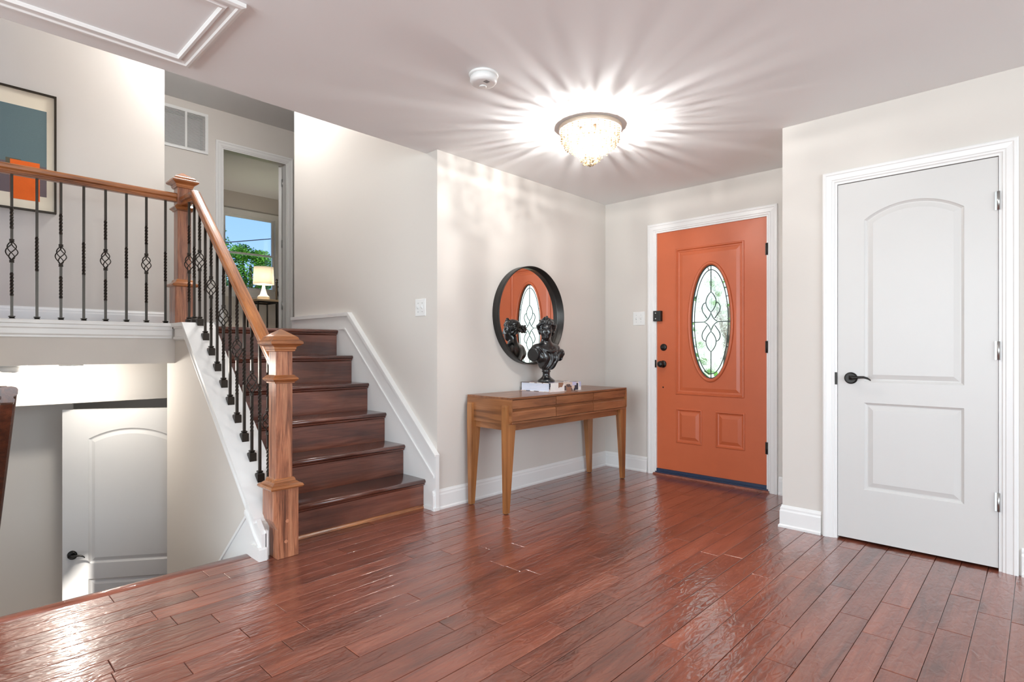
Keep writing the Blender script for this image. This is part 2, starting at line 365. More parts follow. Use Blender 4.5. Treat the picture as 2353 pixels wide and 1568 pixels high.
# ------------------------------------------------------------------ lower level seen past the floor edge
wall('wall_lower_bulkhead', [(-5.2, -5.1, -1.2, 2.375, .69, 1.225)], 'white bulkhead above the lower hallway recess')
wall('wall_lower_recess', [(-5.9, -5.8, -1.2, .84, LOW, .69), (-5.9, -5.2, -1.2, 2.375, .69, .75), (-6.5, -6.4, .7, 2.6, LOW, .69), (-6.5, -5.9, .70, .84, LOW, .69), (-6.5, -5.07, 2.375, 2.475, LOW, 1.0)], 'shaded greige wall in the lower hallway recess')
struct(MB().box(-6.5, -3.0, -1.2, 2.475, LOW-.1, LOW), 'floor_lower', plain('lower_carpet', srgb(170, 160, 148), .95), 'lower level floor at the foot of the stairs', 'floor')
ft = MB(); ft.box(XFAS, -5.1, -1.2, 2.375, .985, 1.225)
struct(ft, 'ceiling_lower', CEIL, 'underside and drywall fascia below the landing rail', 'ceiling').data.materials[0] = WALL
# knee wall below the stair, its cap and skirt
capz = lambda X: min(1.262, .367+.906*(-3.135-X))
XT = -3.135-(1.262-.367)/.906      # where the cap turns level
kw = MB(); kw.prism([(-2.94, LOW), (-2.94, capz(-2.94)-.02), (XT, 1.24), (XFAS, 1.24), (XFAS, 1.006), (-4.578, 1.006), (-4.578, LOW)], 'Y', YK0, YK1)
struct(kw, 'wall_knee', WALL, 'greige sloping knee wall below the stair balusters', 'wall')

# ------------------------------------------------------------------ baseboards and trims
BPROF = [(0, 0), (.02, 0), (.02, .012), (.013, .02), (.013, .098), (.010, .108), (.010, .118), (.005, .127), (.003, .134), (0, .134)]  # (out, up)
def base(name, pts, n, label, z=0.0, prof=BPROF):
    """pts: list of (x,y) along the wall, n: outward side +1/-1 (left of the walking direction)"""
    rings = []
    P = [Vector(p) for p in pts]
    for k, p in enumerate(P):
        d1 = (p-P[k-1]).normalized() if k else None; d2 = (P[k+1]-p).normalized() if k < len(P)-1 else None
        n1 = Vector((-d1.y, d1.x)) if d1 else None; n2 = Vector((-d2.y, d2.x)) if d2 else None
        m = (n1+n2)/((n1+n2).length_squared)*2 if d1 and d2 else (n1 or n2)
        m = m*n
        rings.append([(p.x+m.x*o, p.y+m.y*o, z+u) for o, u in prof])
    mb = MB(); mb.loft(rings, False)
    return struct(mb, name, TRIM, label, 'baseboard')
base('baseboard_console', [(XA, YS-.045), (XA, YB)], -1, 'white baseboard along the console wall')
base('baseboard_front', [(XA, YB), (D1[0]-.075, YB)], -1, 'short white baseboard between corner and orange door')
base('baseboard_entry', [(D1[1]+.075, YB), (XCORN, YB)], -1, 'short white baseboard between orange door and closet corner')
base('baseboard_closet', [(XCORN, YB), (XCORN, YC), (D2[0]-.07, YC)], -1, 'white baseboard wrapping the closet wall corner')
base('baseboard_closet_side', [(D2[1]+.07, YC), (3.4, YC)], -1, 'white baseboard past the closet door')
base('baseboard_landing', [(XP, -1.1), (XP, 1.316)], -1, 'white baseboard on the landing wall', LZ)
base('baseboard_hall', [(XV, -1.1), (XV, DV[0]-.07)], -1, 'white baseboard along the upstairs hall wall', LZ)

# landing edge trim + knee cap + lower skirt
TPROF = [(0, 1.262), (.03, 1.262), (.034, 1.255), (.034, 1.24), (.024, 1.236), (.024, 1.216), (.018, 1.208), (.018, 1.178), (.01, 1.168), (.01, 1.157), (0, 1.157)]
tm = MB(); tm.prism([(XFAS+o, z) for o, z in TPROF]+[(XFAS-.3, 1.235), (XFAS-.3, 1.262)], 'Y', CUT, YK0-.022)
struct(tm, 'trim_1', TRIM, 'white moulded trim along the landing edge', 'trim')
cap = MB()
def cap_ring(X, z, dz=.026): return [(X, YK0-.034, z), (X, YK1+.004, z), (X, YK1+.004, z-dz), (X, YK0-.034, z-dz)]
cap.loft([cap_ring(-2.955, capz(-2.955)), cap_ring(XT, 1.262), cap_ring(XFAS-.3, 1.262)], False)
band = [(0, .0), (.020, 0), (.020, -.016), (.012, -.022), (.012, -.072), (.020, -.078), (.020, -.09), (.010, -.098), (0, -.1)]
def band_ring(X, z): return [(X, YK0-o, z+u-.02) for o, u in band]
cap.loft([band_ring(-2.955, capz(-2.955)), band_ring(XT, 1.262), band_ring(XFAS+.034, 1.262)], False)
struct(cap, 'trim_2', TRIM, 'white sloping cap the stair balusters stand on', 'trim')
sk = MB(); sk.prism([(-3.10, capz(-3.10)-.02), (-2.885, capz(-2.885)-.005), (-2.885, 0), (-3.045, 0), (-3.06, -.28), (-4.5, -1.36), (-4.5, -1.05), (-3.083, .196)], 'Y', YK0-.02, YK0+.004)
sk.prism([(-3.09, .205), (-2.975, capz(-2.975)-.12), (-2.90, .055), (-2.90, .07), (-2.965, capz(-2.965)-.1), (-3.083, .225)], 'Y', YK0-.03, YK0-.01)
sk.prism([(-3.083, .196), (-3.06, .196), (-4.5, -1.068), (-4.5, -1.05)], 'Y', YK0-.027, YK0-.01)
sk.prism([(-3.042, 0), (-2.876, 0), (-2.876, .058), (-2.885, .066), (-2.99, .066), (-3.042, .02)], 'Y', YK0-.036, YK0+.004)
sk.box(-2.972, -2.885, YK0, YK0+.014, 0, .15)
struct(sk, 'trim_3', TRIM, 'white skirt board at the foot of the knee wall', 'trim')
# skirt on the stair wall
ws = MB(); zk = lambda X: .364+(1.367-.364)*(-2.934-X)/(4.053-2.934)
ws.prism([(XA+.022, 0), (XA+.022, zk(XA+.022)), (-4.053, 1.367), (-5.06, 1.367), (-5.06, 1.2), (-3.9, .7), (-3.1, 0)], 'Y', YS-.028, YS)
ws.prism([(XA+.024, zk(XA)-.02), (XA+.024, zk(XA+.022)+.012), (-4.050, 1.381), (-5.06, 1.381), (-5.06, 1.352), (-4.058, 1.352)], 'Y', YS-.04, YS)
ws.prism([(XA+.004, zk(XA)-.165), (XA+.004, zk(XA)-.15), (-4.10, 1.255), (-4.2, 1.255), (-4.2, 1.244), (-4.105, 1.244)], 'Y', YS-.036, YS)
ws.prism([(XA+.026, 0), (XA+.026, .02), (-3.055, .02), (-3.055, 0)], 'Y', YS-.04, YS)
struct(ws, 'trim_4', TRIM, 'white skirt board climbing beside the stair treads', 'trim')

# ------------------------------------------------------------------ staircase
stairs = thing('staircase', (-3.3, 1.85, 0), 'dark stained wooden staircase of six steps up to the landing', 'staircase')
YT0, YT1 = YK1+.002, YS-.03
for k, (X, z) in enumerate(NOS):
    back = NOS[k+1][0]-.03 if k < 5 else X-.12
    r = .014
    pr = [(X-r+r*sin(a), z-r+r*cos(a)) for a in [pi*i/8 for i in range(9)]]
    pr = [(back, z)]+pr+[(X-.024, z-.028), (back, z-.028)]
    mb = MB(); mb.prism(pr, 'Y', YT0, YT1, smooth=True); build(mb, 'tread', TREAD, stairs)
    mb = MB(); mb.prism([(X-.024, z-.028), (X-.008, z-.028), (X-.010, z-.036), (X-.018, z-.042), (X-.024, z-.046)], 'Y', YT0, YT1-.002); build(mb, 'cove_moulding', TREAD, stairs)
    z0 = NOS[k-1][1] if k else 0
    mb = MB(); mb.box(X-.044, X-.024, YT0, YT1, z0, z-.028); build(mb, 'riser', TREAD, stairs)
mb = MB(); mb.prism([(-3.066, .001), (-3.048, .001), (-3.05, .01), (-3.058, .018), (-3.066, .02)], 'Y', YT0, YT1); build(mb, 'shoe_moulding', OAKY, stairs)

low = thing('lower_staircase', (-3.3, .65, LOW), 'short stair descending to the lower level behind the floor edge', 'staircase')
for k in range(6):
    X = XFL-.03-.26*k; z = -.22*(k+1)
    mb = MB(); mb.box(X-.29, X, CUT+.003, YK0-.03, z-.03, z); build(mb, 'tread', TREAD, low)
    mb = MB(); mb.box(X-.02, X, CUT+.003, YK0-.03, z, z+.19); build(mb, 'riser', TREAD, low)

# ------------------------------------------------------------------ railings
def newel(parent, x, y, z0, apex, notch=False):
    """box newel post: base box, collar, shaft, mid collar, pyramid cap; parts are sub-parts of one post"""
    b, s = .0665, .044
    bz, mz, nz, wz = apex-.82, apex-.262, apex-.115, apex-.072
    def sq(prof):
        mb = MB(); mb.loft([[(x-r, y-r, z), (x+r, y-r, z), (x+r, y+r, z), (x-r, y+r, z)] for r, z in prof], False); return mb
    if notch:
        mb = MB(); mb.loft([[(x-b, y-b+(.022 if z < .16 else (.012 if z < .19 else 0)), z), (x+b, y-b+(.022 if z < .16 else 0), z), (x+b, y+b, z), (x-b, y+b, z)] for z in (z0, .15, .2, bz-.01)], False)
    else: mb = sq([(b, z0), (b, bz-.01)])
    post = build(mb, 'newel_post', OAKZ, parent, bevel=.002)
    build(sq([(b, bz-.012), (b+.016, bz-.008), (b+.021, bz), (b+.016, bz+.010), (b+.006, bz+.014), (b-.004, bz+.022), (b-.010, bz+.026), (b-.014, bz+.04), (s+.004, bz+.044), (s, bz+.044)]), 'collar', OAKY, post)
    build(sq([(s, bz+.04), (s, nz)]), 'shaft', OAKZ, post, bevel=.002)
    build(sq([(s, mz-.022), (s+.008, mz-.02), (s+.008, mz-.014), (s+.014, mz-.010), (s+.024, mz), (s+.022, mz+.006), (s+.006, mz+.022), (s, mz+.022)]), 'collar', OAKY, post)
    build(sq([(s, nz-.003), (s+.01, nz), (s+.01, nz+.007), (s+.014, nz+.011), (s+.014, nz+.02), (s+.02, nz+.026), (s+.026, nz+.028), (s+.034, wz-.01), (s+.041, wz-.004), (s+.041, wz+.006), (s+.034, wz+.012), (s+.027, wz+.014), (s+.022, wz+.028), (s+.016, wz+.034), (.004, apex)]), 'post_cap', OAKY, post)
    return post
RPROF = [(-.018, 0), (.018, 0), (.022, .003), (.022, .013), (.018, .017), (.018, .024), (.027, .029), (.031, .033), (.032, .05), (.029, .0565), (.024, .0605), (.012, .064), (-.012, .064), (-.024, .0605), (-.029, .0565), (-.032, .05), (-.031, .033), (-.027, .029), (-.018, .024), (-.018, .017), (-.022, .013), (-.022, .003)]
XNU, YN, XNL = -4.535, 1.287, -2.906
def along_slope(o, ang):
    """turn the object's own x axis along a slope so its grain follows it"""
    R_ = Matrix.Rotation(ang, 4, 'Y'); o.data.transform(R_.inverted()); o.rotation_euler = (0, ang, 0); return o
def twist_bar(mb, z0, z1, spans, r=.0068, T=None):
    """square bar with twisted spans [(za,zb)]"""
    zs = [z0]; ang = 0; rings = []
    def ring(z, a): rings.append([(r*1.414*cos(a+pi/4+i*pi/2), r*1.414*sin(a+pi/4+i*pi/2), z) for i in range(4)])
    ring(z0, 0)
    for a, b in spans:
        ring(a, ang); n = max(8, int((b-a)/.004))
        turns = round((b-a)/.085*4)/4*2*pi
        for k in range(1, n+1): ring(a+(b-a)*k/n, ang+turns*k/n)
        ang += turns
    ring(z1, ang); mb.loft(rings, False)
def baluster_proto(kind, cut, tall):
    mb = MB(); hgt = cut
    f = lambda t: .895*(1-t)
    if kind: # basket
        twist_bar(mb, 0, f(.594), [(f(.84), f(.68))]); twist_bar(mb, f(.472), hgt, [(f(.384), f(.237))])
        for t in (.604, .462):
            mb.lathe([(.007, f(t)-.008), (.013, f(t)-.007), (.013, f(t)-.003), (.009, f(t)), (.013, f(t)+.003), (.013, f(t)+.007), (.007, f(t)+.008)], n=10)
    else: twist_bar(mb, 0, hgt, [(f(.66), f(.42))])
    sh = MB()
    w = .019 if tall else .021
    if tall: pr = [(w, -.012), (w, .022), (w-.004, .026), (.010, .028), (.0135, .033), (.0135, .037), (.008, .04)]
    else: pr = [(w, 0), (w, .003), (w-.004, .006), (.011, .012), (.0155, .018), (.0155, .022), (.008, .024)]
    sh.loft([[(-r, -r, z+(.906*r if tall and k < 1 else 0)), (r, -r, z+(-.906*r if tall and k < 1 else 0)), (r, r, z+(-.906*r if tall and k < 1 else 0)), (-r, r, z+(.906*r if tall and k < 1 else 0))] for k, (r, z) in enumerate(pr)], False)
    bk = None
    if kind:
        bk = MB(); za, zb = f(.598), f(.468)
        for q in range(4):
            pth = [(.029*sin(pi*t)**.8*cos(q*pi/2+t*pi*1.15), .029*sin(pi*t)**.8*sin(q*pi/2+t*pi*1.15), za+(zb-za)*t) for t in [i/16 for i in range(17)]]
            bk.tube(pth, .0032, 6)
    def mesh(m, nm):
        me = bpy.data.meshes.new(nm); me.from_pydata(m.v, [], m.f); me.polygons.foreach_set('use_smooth', m.sm); me.update(); me.materials.append(IRON)
        bm = bmesh.new(); bm.from_mesh(me); bmesh.ops.recalc_face_normals(bm, faces=bm.faces); bm.to_mesh(me); bm.free(); return me
    return mesh(mb, 'baluster'), mesh(sh, 'baluster_shoe'), (mesh(bk, 'baluster_basket') if bk else None)
def put_baluster(parent, proto, x, y, z):
    l = Vector((x, y, z))-parent.location
    o = link(proto[0], 'baluster', None, parent, l); link(proto[1], 'shoe', None, o)
    if proto[2]: link(proto[2], 'basket', None, o)
# stair railing
rail = thing('stair_railing', (XNL, YN, 0), 'oak stair and landing railing with box newels and twisted black iron balusters', 'railing')
lp = newel(rail, XNL, YN, 0, 1.187, True)
for dz in (.19, .085):
    mb = MB(); mb.lathe([(.009, XNL+.0665), (.009, XNL+.068)], (0, YN+.006 if dz > .1 else YN-.001, dz), 12, axis='X'); build(mb, 'wood_peg', PEG, lp)
RT, RS = 2.185, .887; XR = -4.25
ztop = lambda X: RT-RS*(X-XR)
def rail_ring(X, z, k): return [(X, YN+o, z-.065*k+u*k) for o, u in RPROF]
mb = MB(); mb.loft([rail_ring(XNU+.0445, RT, 1.05), rail_ring(XR, RT, 1.18), rail_ring(XNL-.042, ztop(XNL-.042), 1.32)], False)
along_slope(build(mb, 'handrail', OAKX, rail), atan2(RS, 1))
bA = baluster_proto(True, .765, True); bB = baluster_proto(False, .765, True); bA2 = baluster_proto(True, .855, True); bB2 = baluster_proto(False, .83, True)
XB0 = -3.025
for k in range(13):
    X = XB0-.1092*k
    put_baluster(rail, (bA if k < 11 else bA2) if k % 2 == 0 else (bB if k < 11 else bB2), X, YN-.015, capz(X)+.006)
# landing railing
lrail = rail
newel(lrail, XNU, YN, LZ, 2.363)
mb = MB(); mb.loft([[(XNU+o, Y, 2.145+u) for o, u in RPROF] for Y in (CUT, YN-.042)], False); build(mb, 'handrail', OAKY, lrail)
bC = baluster_proto(True, .895, False); bD = baluster_proto(False, .895, False)
for k in range(9):
    Y = 1.178-.117*k
    put_baluster(lrail, bD if k % 2 == 0 else bC, XNU, Y, 1.262)
# handrail of the lower stair (returns to the side wall at its upper end)
hr = thing('lower_handrail', (-3.0, .2, .85), 'dark oak wall handrail descending to the lower level', 'handrail')
mb = MB(); k2 = 1.4
def hring(X, z, k): return [(X, .222+o, z-.065*k+u*k) for o, u in RPROF]
mb.loft([hring(-2.965, .935, 1.0), hring(-3.0, .932, 1.15), hring(-3.03, .91, 1.38), hring(-4.5, .91-1.47*.95, 1.38)], False)
mb.loft([[(-2.998+o, Y, .87+u) for o, u in RPROF] for Y in (CUT, .222)], False)
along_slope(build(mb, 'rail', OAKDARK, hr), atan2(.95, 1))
for X in (-3.35, -4.2):
    mb = MB(); z = .9-(-3.06-X)*.95-.1; mb.tube([(X, CUT+.002, z-.02), (X, .19, z-.02), (X, .222, z+.02)], .008); build(mb, 'bracket', IRON, hr)

# ------------------------------------------------------------------ doors
def door_T(o, ux, nrm):
    o = Vector(o); ux = Vector(ux); nrm = Vector(nrm)
    return lambda u, v, d: tuple(o+ux*u+Vector((0, 0, 1))*v+nrm*d)
def arch_loop(x0, x1, y0, y1, rise, n=14):
    w = x1-x0; R = (w*w/4+rise*rise)/(2*rise); a = math.asin(w/2/R); cx = (x0+x1)/2; cy = y1-R
    return [(x0, y0), (x1, y0)]+[(cx+R*sin(a-2*a*i/n), cy+R*cos(a-2*a*i/n)) for i in range(n+1)]
PPROF = [(0, 0), (.004, -.004), (.012, -.009), (.018, -.009), (.042, -.002)]
def two_panel_door(parent, T, w, h, t=.035):
    mx = .137*w/.734*1.0; ph = [arch_loop(mx, w-mx, .885, 1.885*h/2.03, .075), rect(mx, w-mx, .285, .77)]
    for side in (0, -1):
        TT = T if side == 0 else (lambda u, v, d: T(u, v, -t-d))
        mb = MB(); plate_with_holes(mb, rect(0, w, 0, h), ph, 0, TT)
        for lp_ in ph: rings_in(mb, lp_, PPROF, TT, cap=True)
        if side == 0: front = mb
        else:
            front.v_off = len(front.v); o = len(front.v); front.v += mb.v; front.f += [tuple(o+i for i in f) for f in mb.f]; front.sm += mb.sm
    r = rect(0, w, 0, h)
    front.loft([[(p[0], p[1], 0) for p in r], [(p[0], p[1], -t) for p in r]], False, caps=False, T=T)
    return build(front, 'door_slab', DOORW, parent, weld=True)
CPROF = [(0, 0), (0, .016), (.006, .02), (.016, .02), (.02, .016), (.044, .013), (.048, .009), (.056, .009), (.06, .005), (.06, 0)]  # across, out (outer edge at 0)
def casing(parent, T, w, h, cw=.06, name='door_casing', mat=TRIM):
    """mitred casing around an opening 0..w, 0..h; three pieces"""
    sc = cw/.06
    pc = [(a*sc, o) for a, o in CPROF]
    L_ = lambda u, v, a, o, side: (u, v, o)
    mb = MB(); mb.loft([[T(-cw+a, 0, o) for a, o in pc], [T(-cw+a, h+cw-a, o) for a, o in pc]], False); build(mb, name, mat, parent)
    mb = MB(); mb.loft([[T(-cw+a, h+cw-a, o) for a, o in pc], [T(w+cw-a, h+cw-a, o) for a, o in pc]], False); build(mb, name, mat, parent)
    mb = MB(); mb.loft([[T(w+cw-a, h+cw-a, o) for a, o in pc], [T(w+cw-a, 0, o) for a, o in pc]], False); build(mb, name, mat, parent)
def jamb(parent, T, w, h, depth, stop=.05):
    mb = MB(); t = .012
    for b in ((0, t, 0, h), (w-t, w, 0, h), (t, w-t, h-t, h)):
        mb.add([T(b[0], b[2], .002), T(b[1], b[2], .002), T(b[1], b[3], .002), T(b[0], b[3], .002), T(b[0], b[2], -depth), T(b[1], b[2], -depth), T(b[1], b[3], -depth), T(b[0], b[3], -depth)],
               [(0,1,2,3),(7,6,5,4),(0,4,5,1),(1,5,6,2),(2,6,7,3),(3,7,4,0)])
    build(mb, 'door_jamb', TRIM, parent)
def hinge(parent, T, u, v, mat, hh=.09):
    mb = MB(); n = 10
    mb.loft([[T(u+.006*cos(2*pi*i/n), v+z, .006+.006*sin(2*pi*i/n)) for i in range(n)] for z in (-hh/2, hh/2)], True)
    for s_ in (-1, 1): mb.add([T(u, v-hh/2, .0012), T(u+.014*s_, v-hh/2, .0012), T(u+.014*s_, v+hh/2, .0012), T(u, v+hh/2, .0012)], [(0, 1, 2, 3)])
    build(mb, 'hinge', mat, parent)
def lever(parent, T, u, v, sgn, mat=BLACK):
    n = 24; mb = MB()
    for d0, d1, r0, r1 in ((0, .006, .033, .033), (.006, .012, .033, .026), (.012, .045, .011, .010)):
        mb.loft([[T(u+r*cos(2*pi*i/n), v+r*sin(2*pi*i/n), d) for i in range(n)] for r, d in ((r0, d0), (r1, d1))], True)
    pts = [(0, .004), (.02, .003), (.045, .007), (.07, .008), (.09, .002), (.104, -.008)]
    rad = [.013, .010, .007, .0065, .006, .004]
    mb.loft([[T(u+sgn*a, v+b+r*sin(2*pi*i/10), .045+r*.75*cos(2*pi*i/10)) for i in range(10)] for (a, b), r in zip(pts, rad)], True)
    return build(mb, 'lever_handle', mat, parent)
# closet door
d2 = thing('door_2', ((D2[0]+D2[1])/2, YC, 0), 'white closet door with arched two-panel slab and black lever handle', 'door', kind='structure')
T2 = door_T((D2[0], YC, 0), (1, 0, 0), (0, -1, 0)); w2 = D2[1]-D2[0]
casing(d2, T2, w2, D2[2]); jamb(d2, T2, w2, D2[2], .12)
TS = door_T((D2[0]+.014, YC+.003, .014), (1, 0, 0), (0, -1, 0))
two_panel_door(d2, TS, w2-.028, D2[2]-.03)
for z in (1.806, 1.075, .336): hinge(d2, T2, w2-.013, z, NICKEL)
lever(d2, TS, .066, .905, 1)
mb = MB(); mb.box(D2[0]-.002, D2[0]+.012, YC-.004, YC+.02, .88, .95); build(mb, 'strike_plate', BLACK, d2)
# lower open door
d3o = Vector((-5.223, .691, -1.393)); d3d = Vector((.58, .813, 0)).normalized()
d3 = thing('door_3', tuple(d3o+d3d*.457), 'white arched two-panel door standing open on the lower level', 'door', kind='structure')
T3 = door_T(d3o, d3d, (d3d.y, -d3d.x, 0))
two_panel_door(d3, T3, .914, 2.03); lever(d3, T3, .066, .955, 1)
# bedroom doorway and its leaf, swung into the room
d4 = thing('door_4', (XV, (DV[0]+DV[1])/2, LZ), 'white cased bedroom doorway with the door swung inside', 'door', kind='structure')
T4 = door_T((XV, DV[0], LZ), (0, 1, 0), (1, 0, 0)); w4 = DV[1]-DV[0]; h4 = DV[2]-LZ
casing(d4, T4, w4, h4, .07); jamb(d4, T4, w4, h4, .1)
hp = Vector((XV-.1, DV[1]-.018, LZ+.01)); ld = Vector((-.89, .455, 0)).normalized()
T4b = door_T(hp, ld, (ld.y, -ld.x, 0))
two_panel_door(d4, T4b, .68, 2.02)
T4h = door_T((XV-.1, DV[1]-.012, LZ), (0, 1, 0), (1, 0, 0))
for z in (1.83, 1.1, .36): hinge(d4, T4h, 0, z, NICKEL)
# front door
d1 = thing('door_1', ((D1[0]+D1[1])/2, YB, 0), 'orange painted front door with oval leaded glass', 'door', kind='structure')
T1 = door_T((D1[0], YB, 0), (1, 0, 0), (0, -1, 0)); w1 = D1[1]-D1[0]
casing(d1, T1, w1, D1[2], .068); jamb(d1, T1, w1, D1[2], .12)
ds = (D1[0]+.012, YB+.012, .05); TD = door_T(ds, (1, 0, 0), (0, -1, 0)); wd, hd = w1-.024, D1[2]-.062
ou, ov, oa, ob = -1.952-ds[0], 1.306-ds[2], .165, .462
def oval(a, b, n=56, cu=None, cv=None): return [((ou if cu is None else cu)+a*cos(2*pi*i/n), (ov if cv is None else cv)+b*sin(2*pi*i/n)) for i in range(n)]
up = rect(-2.255-ds[0], -1.678-ds[0], .70-ds[2], 1.932-ds[2])
lo = [rect(-2.25-ds[0], -2.02-ds[0], .29-ds[2], .583-ds[2]), rect(-1.908-ds[0], -1.672-ds[0], .29-ds[2], .583-ds[2])]
mb = MB(); plate_with_holes(mb, rect(0, wd, 0, hd), [up]+lo, 0, TD)
UP = [(0, 0), (.004, .006), (.012, .007), (.02, -.003), (.028, -.003), (.034, -.006), (.036, -.006), (.062, .0)]
rings_in(mb, up, UP, TD, cap=False)
inner = offset(up, .062); hole = oval(oa+.03, ob+.03)
plate_with_holes(mb, inner, [hole], 0, TD)
for l_ in lo: rings_in(mb, l_, [(0, 0), (.004, .005), (.01, .006), (.018, -.004), (.026, -.006), (.03, -.006), (.056, .004)], TD)
r_ = rect(0, wd, 0, hd)
mb.loft([[(p[0], p[1], 0) for p in r_], [(p[0], p[1], -.044) for p in r_]], False, caps=False, T=TD)
plate_with_holes(mb, r_, [hole], -.044, TD)
build(mb, 'door_slab', ORANGE, d1, weld=True)
gi = MB()
mrings = [(.03, -.0), (.028, .008), (.02, .013), (.01, .012), (.004, .006), (0, -.002), (0, -.03), (.03, -.044)]
gi.loft([[TD(u, v, d) for u, v in oval(oa+o, ob+o)] for o, d in mrings], True, caps=False)
gi_o = build(gi, 'oval_moulding', ORANGE, d1)
GT = glassy('textured_glass', (.93, .985, .97, 1), .12, 1.2, .35, 18)
GB = glassy('bevelled_glass', (.95, .99, 1, 1), .04, 1.3)
GP = glassy('clear_bevel_glass', (.96, 1, .98, 1), .02, 1.2)
def pane(poly, d0, d1_, mat):
    m_ = MB(); m_.loft([[TD(u, v, d0) for u, v in poly], [TD(u, v, d1_) for u, v in poly]], False); build(m_, 'glass_pane', mat, d1)
ia, ib = oa-.023, ob-.037
def arc(a, b, t0, t1, n=14): return [(ou+a*cos(t0+(t1-t0)*i/n), ov+b*sin(t0+(t1-t0)*i/n)) for i in range(n+1)]
for q in range(4): pane([(ou, ov)]+arc(ia, ib, q*pi/2, (q+1)*pi/2), -.022, -.018, GT)
tk = [0, radians(26), radians(90), radians(154), radians(180), radians(206), radians(270), radians(334), radians(360)]
for a, b in zip(tk[:-1], tk[1:]): pane(arc(oa, ob, a, b)+arc(ia, ib, b, a), -.022, -.018, GB)
def pet(cy, h0, h1, hw, n=10):
    L_ = [(ou+hw*sin(pi*t)**.85, ov+cy+h0+(h1-h0)*t) for t in [i/n for i in range(n+1)]]
    R_ = [(ou-hw*sin(pi*t)**.85, ov+cy+h0+(h1-h0)*t) for t in [i/n for i in range(n, -1, -1)]]
    return L_[:-1]+R_[:-1]
s_ = .462/.44
TU = pet(0, .078, .245, .043); TL_ = pet(0, -.245, -.078, .043)
star = []
for q in range(4):
    a0 = [(.06, 0), (0, .078), (-.06, 0), (0, -.078)][q]; a1 = [(0, .078), (-.06, 0), (0, -.078), (.06, 0)][q]
    for i in range(6):
        t = i/6; star.append((ou+a0[0]*(1-t)**2+a1[0]*t**2+2*t*(1-t)*(a0[0]+a1[0])*.22, ov+a0[1]*(1-t)**2+a1[1]*t**2+2*t*(1-t)*(a0[1]+a1[1])*.22))
def lobe(sx, sy):
    P_ = [(.043, .155), (.062, .15), (.076, .12), (.07, .085), (.05, .055), (.03, .03), (.012, .055), (.004, .078), (.022, .1), (.038, .13)]
    out = []
    for i in range(len(P_)):
        p0, p1, p2, p3 = P_[i-1], P_[i], P_[(i+1) % len(P_)], P_[(i+2) % len(P_)]
        for t in (0, .33, .67):
            out.append(tuple(.5*(2*p1[c]+(p2[c]-p0[c])*t+(2*p0[c]-5*p1[c]+4*p2[c]-p3[c])*t*t+(3*p1[c]-p0[c]-3*p2[c]+p3[c])*t**3) for c in (0, 1)))
    return [(ou+sx*a, ov+sy*b) for a, b in out]
lobes = [lobe(a, b) for a in (1, -1) for b in (1, -1)]
for p in [TU, TL_, star]+lobes: pane(p, -.0175, -.0145, GP)
def came(pts, closed=False, r=.0037):
    m_ = MB(); m_.tube([TD(u, v, -.016) for u, v in pts], r, 6, closed=closed); build(m_, 'came', LEAD, gi_o)
came(oval(ia, ib), True); came(oval(oa-.003, ob-.003), True, .005)
came([(ou, ov+.245), (ou, ov+ob)]); came([(ou, ov-.245), (ou, ov-ob)]); came([(ou-oa, ov), (ou-.06, ov)]); came([(ou+.06, ov), (ou+oa, ov)])
for p in [TU, TL_, star]+[l_[:16] for l_ in lobes]: came(p, len(p) != 16)
for a in (26, 154, 206, 334): came([(ou+ia*cos(radians(a)), ov+ob*sin(radians(a))), (ou+oa*cos(radians(a)), ov+ob*sin(radians(a)))])
# front-door hardware
def knob(prof, u, v, name):
    m_ = MB(); n = 20; m_.loft([[TD(u+max(r, 1e-4)*cos(2*pi*i/n), v+max(r, 1e-4)*sin(2*pi*i/n), d) for i in range(n)] for r, d in prof], True); return build(m_, name, BLACK, d1)
ku = -2.375-ds[0]+.005
knob([(.031, 0), (.031, .006), (.026, .01), (.012, .012), (.012, .03), (.022, .036), (.028, .048), (.026, .06), (.014, .068), (0, .07)], ku, .955-ds[2], 'door_knob')
db = knob([(.03, 0), (.03, .008), (.024, .013), (0, .014)], ku+.006, 1.10-ds[2], 'deadbolt')
m_ = MB(); m_.loft([[TD(ku+.006+a, 1.10-ds[2]+b, d) for a, b in ((-.016, -.005), (.016, -.003), (.016, .003), (-.016, .005))] for d in (.012, .022)], False); build(m_, 'thumb_turn', BLACK, db)
m_ = MB(); m_.box(ds[0]-.018, ds[0]+.052, YB-.028, YB+.01, 1.325, 1.415); lb = build(m_, 'lock_sensor', BLACK, d1, bevel=.003)
for dz in (.022, .07):
    m_ = MB(); m_.lathe([(.006, -.028), (.006, -.033), (.004, -.034)], (ds[0]+.008, YB, 1.325+dz), 10, axis='Y'); build(m_, 'screw', NICKEL, lb)
m_ = MB(); m_.box(ds[0]-.014, ds[0]+.0, YB-.006, YB+.012, .925, .99); build(m_, 'strike_plate', BLACK, d1)
knob([(.006, 0), (.006, .004), (0, .005)], ku, .755-ds[2], 'bumper_screw')
for z in (1.84, 1.10, .335): hinge(d1, T1, w1-.008, z, BLACK)
m_ = MB(); m_.box(D1[0], D1[1], YB-.005, YB+.06, 0, .026); m_.box(D1[0]+.012, D1[1]-.012, YB-.004, YB+.03, .026, .052); build(m_, 'weatherstrip', SILL, d1, bevel=.003)
m_ = MB(); m_.prism([(YB-.028, 0), (YB-.028, .006), (YB-.02, .014), (YB-.005, .016), (YB-.005, 0)], 'X', D1[0]-.01, D1[1]+.01); build(m_, 'threshold', FLOOR, d1)

